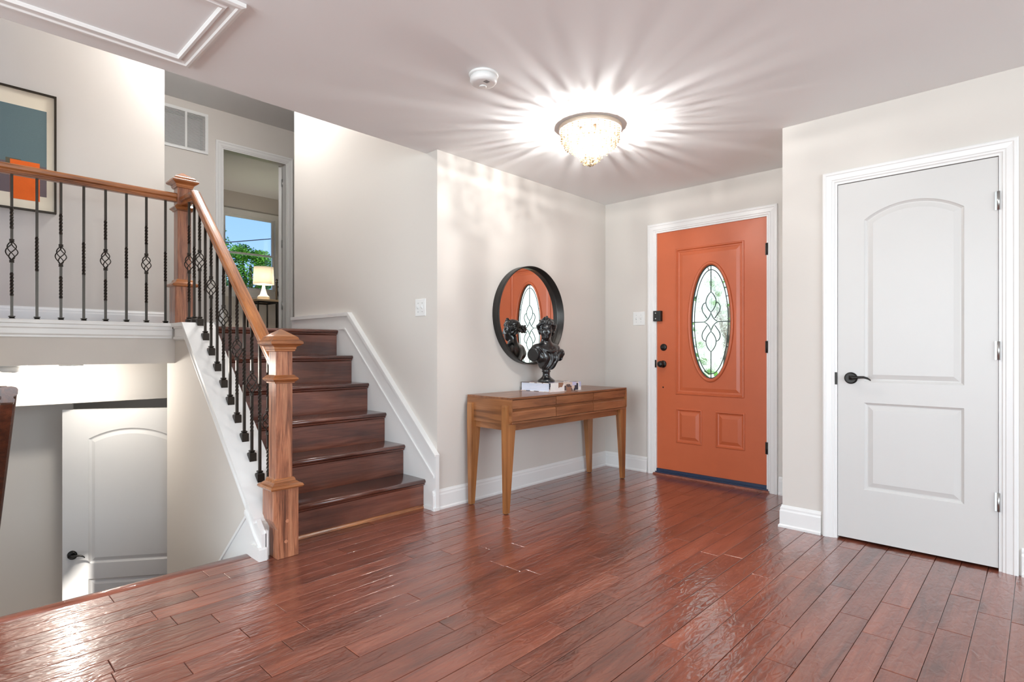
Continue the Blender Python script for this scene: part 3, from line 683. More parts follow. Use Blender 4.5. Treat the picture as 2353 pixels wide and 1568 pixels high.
# ------------------------------------------------------------------ console table
CX0, CX1, CY0, CY1, CZ0, CZ1 = -2.93, -2.505, 2.625, 4.02, .588, .764
con = thing('console_table', ((CX0+CX1)/2, (CY0+CY1)/2, 0), 'mid-century brown wooden console table with six flat drawers and tapered legs', 'table')
t = .014
mb = MB(); mb.box(CX0, CX1, CY0, CY1, CZ1-t, CZ1); build(mb, 'table_top', WALNUT, con, bevel=.0015)
for y0 in (CY0, CY1-t):
    mb = MB(); mb.prism([(CX0, CZ0), (CX1-.02, CZ0), (CX1-.006, CZ0+.006), (CX1, CZ0+.02), (CX1, CZ1-t), (CX0, CZ1-t)], 'Y', y0, y0+t); build(mb, 'side_panel', WALNUTX, con)
mb = MB(); mb.box(CX0, CX1-.002, CY0+t, CY1-t, CZ0, CZ0+t); build(mb, 'bottom_panel', WALNUT, con, bevel=.002)
mb = MB(); mb.box(CX0+.01, CX1-.019, CY0+t, CY1-t, CZ0+t, CZ1-t); build(mb, 'carcass', WALNUT, con)
yw = (CY1-CY0-2*t); zb, zt_ = CZ0+t+.004, CZ1-t-.004; zm = (zb+zt_)/2
for k in range(3):
    ya = CY0+t+yw*k/3+.003; yb_ = CY0+t+yw*(k+1)/3-.003
    mb = MB(); mb.prism([(CX1-.03, zm+.018), (CX1-.016, zm+.008), (CX1-.003, zm+.014), (CX1-.003, zt_), (CX1-.03, zt_)], 'Y', ya, yb_); build(mb, 'drawer_front', WALNUT, con)
    mb = MB(); mb.prism([(CX1-.03, zb), (CX1-.003, zb), (CX1-.003, zm-.014), (CX1-.02, zm+.004), (CX1-.03, zm+.004)], 'Y', ya, yb_); build(mb, 'drawer_front', WALNUT, con)
mb = MB(); mb.box(CX1-.07, CX1-.05, CY0+.03, CY1-.03, CZ0-.05, CZ0); build(mb, 'apron', WALNUT, con)
mb = MB(); mb.box(CX0+.05, CX0+.07, CY0+.03, CY1-.03, CZ0-.05, CZ0); build(mb, 'apron', WALNUT, con)
for y0 in (CY0+.02, CY1-.04):
    mb = MB(); mb.box(CX0+.03, CX1-.03, y0, y0+.02, CZ0-.045, CZ0); build(mb, 'apron', WALNUTX, con)
for sx_ in (0, 1):
    for sy_ in (0, 1):
        xo = CX1-.066 if sx_ else CX0+.022; xw = .046
        yo = CY0 if sy_ == 0 else CY1; s2 = 1 if sy_ == 0 else -1
        def yy(a): return yo+s2*a
        # outer strip rises beside the case; below the case the leg widens, then tapers to the foot
        def rg(z, a0, a1, inx=0):
            return [(xo+inx, yy(a0), z), (xo+xw-inx, yy(a0), z), (xo+xw-inx, yy(a1), z), (xo+inx, yy(a1), z)]
        rr = [rg(.004, -.019, .016, .008), rg(.30, -.021, .04, .003), rg(CZ0-.03, -.023, .064), rg(CZ0-.0005, -.023, .07), rg(CZ0-.0004, -.023, -.0005), rg(.70, -.022, -.0005), rg(.712, -.019, -.0005, .002)]
        mb = MB(); mb.loft(rr, False); lg = build(mb, 'leg', WALNUTZ, con, bevel=.004)
        mb = MB(); mb.box(xo+.014, xo+xw-.014, min(yy(-.012), yy(.01)), max(yy(-.012), yy(.01)), 0, .006); build(mb, 'foot_pad', DARK, lg)

# ------------------------------------------------------------------ round mirror
MY, MZ, MR = 3.28, 1.348, .385
mir = thing('round_mirror', (XA, MY, MZ-MR), 'round wall mirror in a deep black metal frame above the console', 'mirror')
mb = MB(); n = 96; dep = .07
prof = [(MR-.012, XA+.012), (MR-.012, XA+.03), (MR-.008, XA+.032), (MR-.007, XA+dep-.001), (MR-.005, XA+dep), (MR-.001, XA+dep), (MR, XA+dep-.002), (MR, XA+.002)]
rings = [[(h_, MY+r*cos(2*pi*i/n), MZ+r*sin(2*pi*i/n)) for i in range(n)] for r, h_ in prof]
mb.loft(rings+[rings[0]], True, caps=False); build(mb, 'mirror_frame', FRAMEB, mir)
mb = MB(); mb.lathe([(0, XA+.004), (MR-.004, XA+.004), (MR-.004, XA+.014), (0, XA+.014)], (0, MY, MZ), 96, False, 'X'); build(mb, 'mirror_glass', MIRROR, mir)

# ------------------------------------------------------------------ book
COVER, N, L, p = new_mat('book_cover')
t_ = N.new('ShaderNodeTexCoord'); mp = N.new('ShaderNodeMapping'); mp.inputs['Scale'].default_value = (20, 18, 14); vo = N.new('ShaderNodeTexVoronoi'); vo.inputs['Scale'].default_value = 1; vo.distance = 'CHEBYCHEV'
r_ = N.new('ShaderNodeValToRGB'); r_.color_ramp.interpolation = 'CONSTANT'
for i, (ps, c) in enumerate([(0, srgb(232, 228, 226)), (.3, srgb(96, 84, 82)), (.42, srgb(214, 196, 184)), (.55, srgb(60, 62, 72)), (.64, srgb(236, 232, 230)), (.8, srgb(150, 112, 92)), (.9, srgb(196, 194, 220))]):
    e = r_.color_ramp.elements[i] if i < 2 else r_.color_ramp.elements.new(ps); e.position = ps; e.color = c
nz = N.new('ShaderNodeTexNoise'); nz.inputs['Scale'].default_value = 130; mx = N.new('ShaderNodeMix'); mx.data_type = 'RGBA'; mx.blend_type = 'OVERLAY'; mx.inputs['Factor'].default_value = .55
L.new(t_.outputs['Object'], mp.inputs[0]); L.new(mp.outputs[0], vo.inputs['Vector']); sp = N.new('ShaderNodeSeparateColor'); L.new(vo.outputs['Color'], sp.inputs[0]); L.new(sp.outputs[0], r_.inputs[0])
L.new(t_.outputs['Object'], nz.inputs['Vector']); L.new(r_.outputs[0], mx.inputs['A']); L.new(nz.outputs['Color'], mx.inputs['B']); L.new(mx.outputs['Result'], p.inputs['Base Color']); p.inputs['Roughness'].default_value = .25
PAGES, N, L, p = new_mat('book_pages')
t_ = N.new('ShaderNodeTexCoord'); wv = N.new('ShaderNodeTexWave'); wv.bands_direction = 'Z'; wv.inputs['Scale'].default_value = 30; wv.inputs['Distortion'].default_value = 1.5; wv.inputs['Detail'].default_value = 3
r_ = N.new('ShaderNodeValToRGB'); r_.color_ramp.elements[0].color = srgb(196, 204, 226); r_.color_ramp.elements[1].color = srgb(240, 242, 250)
L.new(t_.outputs['Object'], wv.inputs[0]); L.new(wv.outputs[0], r_.inputs[0]); L.new(r_.outputs[0], p.inputs['Base Color']); p.inputs['Roughness'].default_value = .8
BZ = CZ1; bk = thing('coffee_table_book', (-2.775, 3.36, BZ), 'thick picture book lying flat on the console under the bust', 'book', rz=radians(-2))
bx0, bx1, by0, by1, bh = -.15, .148, -.185, .185, .066
mb = MB(); mb.box(bx0+.006, bx1-.004, by0+.006, by1-.006, .004, bh-.004); build(mb, 'page_block', PAGES, bk, world=False)
for z0 in (0, bh-.004):
    mb = MB(); mb.box(bx0, bx1, by0, by1, z0, z0+.004); build(mb, 'cover', COVER, bk, world=False)
mb = MB(); mb.box(bx1-.004, bx1+.001, by0, by1, .0, bh); build(mb, 'spine', COVER, bk, world=False)

# ------------------------------------------------------------------ bust (modelled as a distance field, then meshed)
def make_bust():
    lo_ = np.array([-.16, -.20, .085]); hi_ = np.array([.15, .20, .53]); st = .0027
    nx, ny, nz_ = [int(np.ceil((hi_[i]-lo_[i])/st)) for i in range(3)]
    gx = lo_[0]+st*np.arange(nx); gy = lo_[1]+st*np.arange(ny); gz = lo_[2]+st*np.arange(nz_)
    F = np.full((nx, ny, nz_), .08, np.float32)
    def sub(c, R):
        s = []
        for g_, cc in zip((gx, gy, gz), c):
            s.append(slice(max(0, int((cc-R-g_[0])/st)), max(1, int((cc+R-g_[0])/st)+2)))
        return tuple(s)
    def grid(s): return np.meshgrid(gx[s[0]], gy[s[1]], gz[s[2]], indexing='ij')
    def smin(a, b, k):
        if k <= 0: return np.minimum(a, b)
        h_ = np.clip(.5+.5*(b-a)/k, 0, 1); return b*(1-h_)+a*h_-k*h_*(1-h_)
    def ell(c, r, k=.01, rot=None, cut=False):
        R = max(r)+.06; s = sub(c, R); X, Y, Z = grid(s); P = np.stack([X-c[0], Y-c[1], Z-c[2]])
        if rot is not None:
            M_ = np.array(Matrix.Rotation(rot[1], 3, rot[0]).transposed()); P = np.tensordot(M_, P, 1)
        q = np.sqrt((P[0]/r[0])**2+(P[1]/r[1])**2+(P[2]/r[2])**2); d = (q-1)*min(r)
        if cut: F[s] = -smin(-F[s], d, k)
        else: F[s] = smin(F[s], d, k)
    def cap_(a, b, ra, rb, k=.01):
        a = np.array(a); b = np.array(b); c = (a+b)/2; R = np.linalg.norm(b-a)/2+max(ra, rb)+.05; s = sub(c, R); X, Y, Z = grid(s)
        P = np.stack([X-a[0], Y-a[1], Z-a[2]]); ba = b-a; t = np.clip(np.tensordot(ba, P, 1)/ba.dot(ba), 0, 1)
        d = np.sqrt(((P-ba[:, None, None, None]*t)**2).sum(0))-(ra+(rb-ra)*t); F[s] = smin(F[s], d, k)
    # --- torso (front = +x), cut at the arms and below the chest
    ell((0, 0, .215), (.062, .105, .10), 0)
    ell((.012, 0, .15), (.05, .075, .065), .02)
    cap_((-.005, -.085, .245), (-.005, .085, .245), .042, .042, .03)
    ell((.042, -.045, .19), (.034, .04, .036), .02); ell((.042, .045, .19), (.034, .04, .036), .02)
    cap_((-.005, -.09, .243), (.002, -.16, .19), .043, .045, .02)
    cap_((-.005, .09, .243), (.002, .16, .19), .043, .045, .02)
    X, Y, Z = np.meshgrid(gx, gy, gz, indexing='ij')
    # drapery folds: run from each shoulder to the waist
    ph = 21*np.arctan2(Y+.02*np.sin(Z*22), Z-.02)+1.5*np.sin(Z*30+Y*20)
    amt = np.clip((.272-Z+.12*np.abs(Y))/.03, 0, 1)*np.clip((X+.03)/.03, 0, 1)
    F += amt*(.0042*np.sin(ph)+.0018*np.sin(ph*2.3+1))
    # neckline roll of cloth
    for i in range(18):
        a = pi*(i/17-.5); ell((.018+.05*cos(a)*.9, .068*sin(a), .262-.03*cos(a)+.01*abs(sin(a))), (.012, .012, .010), .008)
    # arms cut flat, bottom cut in a curve
    def plane(nrm, d0, k=.002):
        global_ = X*nrm[0]+Y*nrm[1]+Z*nrm[2]-d0
        return global_
    for nrm, d0 in (((.38, -.90, -.22), .074), ((-.12, .94, -.3), .070)):
        np.maximum(F, plane(nrm, d0), out=F)
    np.maximum(F, (.094+.9*Y*Y*4-Z)*.8+np.clip(-X-.02, 0, 1)*.3, out=F)
    # --- neck and head: head looks along hd, turned to the torso's right
    n0 = np.array([0.0, 0, .25]); hc = np.array([.012, -.008, .405])
    cap_(n0, (.002, -.004, .345), .041, .034, .022)
    ca, sa = cos(-.72), sin(-.72)
    def hp_(x, y, z): return (hc[0]+ca*x-sa*y, hc[1]+sa*x+ca*y, hc[2]+z)
    rz = ('Z', -.72)
    ell(hp_(-.008, 0, .018), (.064, .052, .062), .0, rz)          # skull
    ell(hp_(.02, 0, -.02), (.044, .043, .062), .018, rz)           # face
    ell(hp_(.036, 0, -.064), (.017, .02, .016), .014, rz)          # chin
    for s in (-1, 1):
        ell(hp_(.046, s*.0185, .004), (.012, .0135, .0085), .006, rz, True)   # eye socket
        ell(hp_(.046, s*.018, .002), (.0095, .0105, .0068), .002, rz)        # eyeball
        ell(hp_(.053, s*.018, .0145), (.009, .017, .0045), .006, rz)        # brow
        ell(hp_(.040, s*.026, -.024), (.016, .014, .016), .012, rz)        # cheek
        ell(hp_(-.002, s*.05, -.012), (.012, .008, .02), .004, rz)         # ear
    cap_(hp_(.058, 0, .010), hp_(.068, 0, -.022), .0048, .0068, .006)   # nose
    ell(hp_(.061, .007, -.025), (.006, .005, .0045), .004, rz); ell(hp_(.061, -.007, -.025), (.006, .005, .0045), .004, rz)
    ell(hp_(.0555, 0, -.0395), (.006, .0145, .004), .003, rz); ell(hp_(.0545, 0, -.047), (.006, .0115, .0045), .003, rz)
    ell(hp_(.062, 0, -.0432), (.007, .013, .0014), .0015, rz, True)
    # --- hair: smooth cap, waves of locks round the face, bun behind
    ell(hp_(-.012, 0, .036), (.064, .060, .056), .006, rz)
    rng = random.Random(3)
    for rowk in range(4):
        for i in range(15):
            a = (i/14-.5)*2*2.05+(.1 if rowk % 2 else 0); zz = .046-.013*rowk*abs(a)/1.0+.016*rowk*(.5 if abs(a) < .8 else .1)-.012*abs(a)**1.3+(.008*rowk)
            rx = .058-.007*rowk; ry = .063-.004*rowk
            c = hp_(-.006+rx*cos(a), ry*sin(a)*1.08, zz+rng.uniform(-.003, .003))
            ell(c, (.0125, .0105, .0115), .003, ('Z', a-.72+rng.uniform(-.6, .6)))
    for s in (-1, 1):
        for k in range(7):
            ell(hp_(-.002-.012*k, s*(.060-.003*k), .020-.004*k), (.014, .010, .012), .003, ('X', .5*k))
        for k in range(2): ell(hp_(.012-.004*k, s*(.064), .022-.010*k), (.012, .010, .010), .003, rz)
    for k in range(26):
        a = rng.uniform(0, 2*pi); b_ = rng.uniform(.2, 1.3); ell(hp_(-.014-.064*cos(b_)*abs(cos(a))*.9, .06*sin(a)*sin(b_)*.9, .036+.056*sin(b_)*.62+rng.uniform(-.02, .01)), (.013, .008, .007), .004, ('Z', a))
    ell(hp_(-.098, 0, .012), (.029, .028, .029), .006, rz)
    for k in range(10):
        a = 2*pi*k/10; ell(hp_(-.100-.012*cos(a*3), .026*cos(a), .012+.026*sin(a)), (.012, .009, .009), .004, ('X', a))
    cap_(hp_(-.066, 0, .014), hp_(-.08, 0, .012), .02, .018, .006)
    # strands: fine relief on the hair
    hr_ = np.array(hp_(-.012, 0, .03)); dist = np.sqrt((X-hr_[0])**2+(Y-hr_[1])**2+(Z-hr_[2])**2)
    lx = ca*(X-hc[0])+sa*(Y-hc[1]); ly = -sa*(X-hc[0])+ca*(Y-hc[1]); lz = Z-hc[2]
    hm = np.clip((lz-.028+.5*np.clip(lx-.02, -.08, 0)*-0.0-np.clip(-lx, 0, .1)*-.6)/.008, 0, 1)
    F += hm*.0013*np.sin(330*lz+150*np.abs(ly)+60*lx+4*np.sin(90*ly))
    # --- surface nets
    S = F < 0
    c8 = [(i, j, k) for i in (0, 1) for j in (0, 1) for k in (0, 1)]
    def cr(A, i, j, k): return A[i:A.shape[0]-1+i, j:A.shape[1]-1+j, k:A.shape[2]-1+k]
    cnt = sum(cr(S, *c).astype(np.int8) for c in c8); act = (cnt > 0) & (cnt < 8)
    idx = -np.ones(act.shape, np.int64); ai = np.argwhere(act); idx[act] = np.arange(len(ai))
    acc = np.zeros((len(ai), 3)); w_ = np.zeros(len(ai))
    ed = [(a, b) for a in c8 for b in c8 if a < b and sum(abs(a[i]-b[i]) for i in range(3)) == 1]
    fv = {c: cr(F, *c)[act] for c in c8}
    for a, b in ed:
        fa, fb = fv[a], fv[b]; m_ = (fa < 0) != (fb < 0); t = np.where(m_, fa/np.where(m_, fa-fb, 1), 0)
        for i in range(3): acc[:, i] += np.where(m_, a[i]+(b[i]-a[i])*t, 0)
        w_ += m_
    V = lo_+st*(ai+acc/w_[:, None]); faces = []
    for ax in range(3):
        o1, o2 = [(1, 2), (2, 0), (0, 1)][ax]
        A = S; sh = [slice(None)]*3; sh[ax] = slice(0, -1); s0 = A[tuple(sh)]; sh[ax] = slice(1, None); s1 = A[tuple(sh)]
        pts = np.argwhere(s0 != s1); pts = pts[(pts[:, o1] > 0) & (pts[:, o2] > 0) & (pts[:, o1] < act.shape[o1]) & (pts[:, o2] < act.shape[o2])]
        def at(d1_, d2_):
            q = pts.copy(); q[:, o1] -= d1_; q[:, o2] -= d2_; return idx[q[:, 0], q[:, 1], q[:, 2]]
        Q = np.stack([at(1, 1), at(0, 1), at(0, 0), at(1, 0)], 1); fl = ~s0[tuple(pts.T)]
        Q[fl] = Q[fl][:, ::-1]; faces.append(Q[(Q >= 0).all(1)])
    return V, np.concatenate(faces)
bust = thing('bust_sculpture', (-2.765, 3.29, BZ+bh), 'glossy black classical bust with wavy hair on a round socle', 'sculpture', rz=radians(-11))
V, Q = make_bust()
me = bpy.data.meshes.new('figure'); me.from_pydata(V.tolist(), [], Q.tolist()); me.polygons.foreach_set('use_smooth', [True]*len(Q)); me.update()
fig = link(me, 'figure', BUST, bust)
sm = fig.modifiers.new('smooth', 'SMOOTH'); sm.factor = .5; sm.iterations = 2
mb = MB(); mb.lathe([(0, 0), (.062, 0), (.066, .006), (.066, .012), (.060, .018), (.056, .022), (.044, .03), (.032, .042), (.028, .055), (.028, .075), (.034, .08), (.034, .086), (.030, .09), (.036, .096), (.034, .104), (.02, .115), (0, .118)], n=40)
build(mb, 'socle', BUST, bust, world=False)

# ------------------------------------------------------------------ beaded ceiling light
CHX, CHY = -1.985, 2.775
ch = thing('ceiling_light', (CHX, CHY, H-.23), 'round flush ceiling light with hanging crystal bead strings', 'light fixture')
CHAMP = plain('champagne_metal', srgb(222, 204, 184), .4, .3)
BEAD = translucent('crystal_bead', (.22, .17, .115, 1), .06, .6)
_n, _l = BEAD.node_tree.nodes, BEAD.node_tree.links
_o = [n for n in _n if n.type == 'OUTPUT_MATERIAL'][0]; _prev = _o.inputs[0].links[0].from_socket
_t = _n.new('ShaderNodeBsdfTransparent'); _t.inputs[0].default_value = (1, .97, .92, 1); _m = _n.new('ShaderNodeMixShader'); _m.inputs[0].default_value = .2
_l.new(_prev, _m.inputs[1]); _l.new(_t.outputs[0], _m.inputs[2]); _l.new(_m.outputs[0], _o.inputs[0])
mb = MB(); mb.lathe([(0, H-.001), (.185, H-.001), (.19, H-.003), (.19, H-.022), (.187, H-.025), (.176, H-.025), (.176, H-.008), (0, H-.008)], (CHX, CHY, 0), 64); build(mb, 'canopy_ring', CHAMP, ch)
BULB = emit('bulb_glow', (1, .90, .74, 1), 7)
for k in range(4):
    a = pi/4+pi/2*k+.3; bx, by = CHX+.06*cos(a), CHY+.06*sin(a)
    mb = MB(); mb.lathe([(0, H-.008), (.011, H-.008), (.011, H-.04), (0, H-.04)], (bx, by, 0), 12); build(mb, 'socket', CHAMP, ch)
    mb = MB(); mb.lathe([(.006, H-.04), (.013, H-.052), (.015, H-.066), (.009, H-.086), (0, H-.094)], (bx, by, 0), 14); build(mb, 'bulb', BULB, ch)
    lamp('bulb_light', 'POINT', (bx, by, H-.13), 7.0, (.97, .96, .94), radius=.006)
ico = bmesh.new(); bmesh.ops.create_icosphere(ico, subdivisions=1, radius=1); iv = [v.co.copy() for v in ico.verts]; jf = [tuple(v.index for v in f.verts) for f in ico.faces]; ico.free()
def string(parent, x, y, z0, z1, r=.0056, ball=0):
    m_ = MB(); z = z0
    while z > z1:
        m_.add([(x+v.x*r, y+v.y*r, z+v.z*r*.9) for v in iv], jf, True); z -= r*2.0
    if ball: m_.add([(x+v.x*ball, y+v.y*ball, z-ball*.5+v.z*ball) for v in iv], jf, True)
    build(m_, 'bead_string', BEAD, parent)
for R_, n_, za, z1, b_ in ((.174, 28, .028, .09, 0), (.168, 30, .085, .1, 0), (.152, 32, .095, .122, 0), (.13, 28, .11, .142, 0), (.105, 22, .125, .16, 0), (.08, 18, .14, .176, 0), (.055, 13, .155, .192, .010), (.03, 8, .16, .205, .011), (.0, 1, .16, .22, .012)):
    for i in range(n_):
        a = 2*pi*i/n_+R_*9; jit = random.uniform(-.006, .006)
        string(ch, CHX+R_*cos(a), CHY+R_*sin(a), H-za, H-z1+jit, r=.0066, ball=b_)

# ------------------------------------------------------------------ ceiling fittings
def smoke(name, x, y, z, label, group=None):
    o = thing(name, (x, y, z-.05), label, 'detector')
    mb = MB(); mb.lathe([(0, z), (.072, z), (.073, z-.006), (.070, z-.011), (.062, z-.012), (0, z-.012)], (x, y, 0), 40); build(mb, 'mounting_plate', PLASTIC, o)
    mb = MB(); mb.lathe([(.062, z-.012), (.062, z-.014), (.066, z-.016), (.066, z-.034), (.058, z-.045), (.05, z-.047), (0, z-.048)], (x, y, 0), 40); b = build(mb, 'housing', PLASTIC, o)
    mb = MB(); mb.lathe([(.0, z-.0478), (.018, z-.0478), (.018, z-.051), (.015, z-.0525), (0, z-.053)], (x-.018, y+.012, 0), 20); build(mb, 'test_button', PLASTIC, b)
    for k in range(4):  # thin grey bars set on the housing face
        mb = MB(); mb.box(x+.02+.006*k, x+.023+.006*k, y-.022, y+.004, z-.0485, z-.0475); build(mb, 'grey_bar', plain('bar_grey', srgb(120, 120, 120), .6) if 'bar_grey' not in MATS else MATS['bar_grey'], b)
    return o
smoke('smoke_detector', -1.985, 1.885, H, 'white round smoke detector on the entry ceiling')
smoke('smoke_alarm', -4.72, .38, .985, 'white round alarm under the landing soffit')
fl = thing('flush_light', (-4.72, .672, .95), 'small white flush light glowing under the landing soffit', 'light fixture')
mb = MB(); mb.lathe([(0, .985), (.066, .985), (.066, .968), (0, .968)], (-4.72, .672, 0), 32); build(mb, 'fixture_base', NICKEL, fl)
mb = MB(); mb.lathe([(0, .968), (.068, .968), (.069, .955), (.06, .950), (0, .948)], (-4.72, .672, 0), 32); build(mb, 'diffuser', emit('led_diffuser', (1, .97, .92, 1), 9), fl)
lamp('flush_light_glow', 'POINT', (-4.72, .672, .93), 10, (1, .95, .87), radius=.03)
ul = thing('hall_ceiling_light', (-4.7, 1.7, H2-.08), 'round white flush light on the ceiling above the stairs', 'light fixture')
mb = MB(); mb.lathe([(0, H2), (.16, H2), (.16, H2-.02), (0, H2-.02)], (-4.7, 1.7, 0), 32); build(mb, 'fixture_base', PLASTIC, ul)
mb = MB(); mb.lathe([(.15, H2-.02), (.14, H2-.05), (.08, H2-.075), (0, H2-.08)], (-4.7, 1.7, 0), 32); build(mb, 'diffuser', emit('dome_glow', (1, .96, .9, 1), 4), ul)
lamp('hall_ceiling_light_offscreen', 'POINT', (-4.7, 1.7, H2-.16), 32, (.96, .96, .95), radius=.12)
# attic hatch
ha = thing('attic_hatch', (-2.59, .1, H-.03), 'white attic hatch framed by moulded trim in the ceiling', 'hatch')
hx0, hx1, hy0, hy1 = -2.93, -2.25, -.6, .862
HP = [(0, 0), (0, .016), (.012, .02), (.022, .02), (.028, .014), (.05, .011), (.056, .018), (.066, .018), (.072, .008), (.072, 0)]
def hr_ring(cx_, cy_, dx, dy): return [(cx_+dx*a, cy_+dy*a, H-.001-o) for a, o in HP]
cs = [((hx0, hy0), (1, 1)), ((hx1, hy0), (-1, 1)), ((hx1, hy1), (-1, -1)), ((hx0, hy1), (1, -1))]
for k in range(4):
    (p0, d0), (p1, dd1) = cs[k], cs[(k+1) % 4]
    mb = MB(); mb.loft([hr_ring(*p0, *d0), hr_ring(*p1, *dd1)], False); build(mb, 'hatch_trim', TRIM, ha)
mb = MB(); mb.box(hx0+.072, hx1-.072, hy0+.072, hy1-.072, H-.005, H-.001); build(mb, 'hatch_panel', CEIL, ha)
# ------------------------------------------------------------------ wall fittings
ve = thing('air_return_vent', (XV, 1.9, 3.17), 'white louvered return-air grille high on the hall wall', 'vent')
vy0, vy1, vz0, vz1 = 1.56, 2.09, 3.172, 3.604
mb = MB()
for b in ((vy0, vy1, vz0, vz0+.03), (vy0, vy1, vz1-.03, vz1), (vy0, vy0+.03, vz0+.03, vz1-.03), (vy1-.03, vy1, vz0+.03, vz1-.03), (1.866, 1.886, vz0+.03, vz1-.03)): mb.box(XV, XV+.012, *b)
build(mb, 'vent_frame', PLASTIC, ve, bevel=.002)
mb = MB(); mb.box(XV-.2, XV-.19, 1.56, 2.09, 3.172, 3.604)
for b in ((1.56, 1.58, 3.172, 3.604), (2.07, 2.09, 3.172, 3.604), (1.58, 2.07, 3.172, 3.192), (1.58, 2.07, 3.584, 3.604)): mb.box(XV-.19, XV-.1, *b)
build(mb, 'duct_opening', plain('galvanised_duct', srgb(176, 178, 180), .5, .4), ve)
for y0, y1 in ((vy0+.03, 1.866), (1.886, vy1-.03)):
    mb = MB(); z = vz0+.034
    while z < vz1-.034:
        mb.add([(XV+.003, y0, z+.009), (XV+.003, y1, z+.009), (XV+.011, y1, z), (XV+.011, y0, z), (XV+.003, y0, z+.0075), (XV+.003, y1, z+.0075), (XV+.0105, y1, z-.001), (XV+.0105, y0, z-.001)], [(0, 1, 2, 3), (7, 6, 5, 4), (2, 1, 5, 6), (0, 3, 7, 4), (3, 2, 6, 7)]); z += .0125
    tag(build(mb, 'louvers', PLASTIC, ve), kind='stuff')
pc = thing('framed_print', (XP, .28, 2.03), 'framed abstract print with teal field and orange square on landing wall', 'picture')
py0, py1, pz0, pz1 = -.07, .638, 2.04, 2.872
mb = MB()
for b in ((py0, py1, pz0, pz0+.012), (py0, py1, pz1-.012, pz1), (py0, py0+.012, pz0+.012, pz1-.012), (py1-.012, py1, pz0+.012, pz1-.012)): mb.box(XP, XP+.03, *b)
build(mb, 'picture_frame', plain('bronze_frame', srgb(52, 44, 34), .4, .5), pc, bevel=.001)
mb = MB(); mb.box(XP+.001, XP+.014, py0+.01, py1-.01, pz0+.01, pz1-.01); sheet = build(mb, 'paper', CREAM, pc)
for nm, c, (a, b, z0, z1), d in (('teal_field', srgb(98, 118, 120), (-.02, .585, 2.36, 2.752), .0005), ('plum_field', srgb(112, 98, 100), (-.02, .585, 2.15, 2.36), .0005), ('olive_field', srgb(96, 90, 70), (.37, .45, 2.30, 2.385), .0008), ('orange_square', srgb(240, 106, 24), (.393, .548, 2.112, 2.378), .0011)):
    mb = MB(); mb.box(XP+.0135, XP+.014+d, a, b, z0, z1); build(mb, nm, plain(nm, c, .8, noise=.08, nscale=160), sheet)
def switch(name, T, w, h, label):
    o = thing(name, T(0, -h/2, 0), label, 'light switch')
    mb = MB(); mb.loft([[T(a*w/2, b*h/2, .0) for a, b in ((-1, -1), (1, -1), (1, 1), (-1, 1))], [T(a*w/2, b*h/2, .003) for a, b in ((-1, -1), (1, -1), (1, 1), (-1, 1))], [T(a*(w/2-.003), b*(h/2-.003), .006) for a, b in ((-1, -1), (1, -1), (1, 1), (-1, 1))]], False); pl = build(mb, 'wall_plate', PLASTIC, o)
    for s in (-.023, .023):
        mb = MB(); mb.loft([[T(s+a*.005, b*.012, .006) for a, b in ((-1, -1), (1, -1), (1, 1), (-1, 1))], [T(s+a*.004, b*.006+.006, .017) for a, b in ((-1, -1), (1, -1), (1, 1), (-1, 1))]], False); build(mb, 'toggle', PLASTIC, o)
        for zz in (-.03, .03):
            mb = MB(); mb.loft([[T(s+.003*cos(q*pi/4), zz+.003*sin(q*pi/4), d) for q in range(8)] for d in (.006, .0072)], False); build(mb, 'screw', NICKEL, pl)
switch('light_switch', door_T((-3.135, YS, 1.373), (1, 0, 0), (0, -1, 0)), .116, .12, 'white double light switch on the stair wall')
switch('light_switch', door_T((-2.6, YB, 1.356), (1, 0, 0), (0, -1, 0)), .116, .12, 'white double light switch beside the orange door')

# ------------------------------------------------------------------ bedroom seen through the doorway
wi = thing('window_1', (WX, 3.76, 2.05), 'white double-hung bedroom window showing sky and trees', 'window', kind='structure')
WT = door_T((WX, WN[0]-.03, WN[2]-.03), (0, 1, 0), (1, 0, 0)); ww, wh = WN[1]-WN[0]+.06, WN[3]-WN[2]+.06
mb = MB(); c_ = .085
for b in ((-c_, ww+c_, wh, wh+c_), (-c_, 0, -c_, wh), (ww, ww+c_, -c_, wh), (-c_, ww+c_, -c_*1.6, 0)): mb.add([WT(b[0], b[2], 0), WT(b[1], b[2], 0), WT(b[1], b[3], 0), WT(b[0], b[3], 0), WT(b[0], b[2], .02), WT(b[1], b[2], .02), WT(b[1], b[3], .02), WT(b[0], b[3], .02)], [(0, 1, 2, 3), (7, 6, 5, 4), (0, 4, 5, 1), (1, 5, 6, 2), (2, 6, 7, 3), (3, 7, 4, 0)])
build(mb, 'window_casing', TRIM, wi)
zm_ = 2.69
for z0, z1, d in ((WN[2]-.03, zm_+.015, -.06), (zm_-.015, WN[3]+.03, -.09)):
    mb = MB(); y0, y1 = WN[0]-.03, WN[1]+.03; x0 = WX+d
    for b in ((y0, y1, z0, z0+.03), (y0, y1, z1-.03, z1), (y0, y0+.03, z0+.03, z1-.03), (y1-.03, y1, z0+.03, z1-.03)): mb.box(x0, x0+.03, *b)
    sash = build(mb, 'sash', TRIM, wi)
    mb = MB(); mb.box(x0+.012, x0+.016, y0+.03, y1-.03, z0+.03, z1-.03); build(mb, 'pane', MATS.get('window_glass') or clear_pane('window_glass'), sash)
mb = MB()
for b in ((WN[0]-.07, WN[0]-.03, WN[2]-.07, WN[3]+.07), (WN[1]+.03, WN[1]+.07, WN[2]-.07, WN[3]+.07), (WN[0]-.03, WN[1]+.03, WN[3]+.03, WN[3]+.07), (WN[0]-.03, WN[1]+.03, WN[2]-.07, WN[2]-.03)): mb.box(WX-.15, WX+.001, *b)
build(mb, 'window_jamb', TRIM, wi)
NSX, NSY = -8.8, 3.63
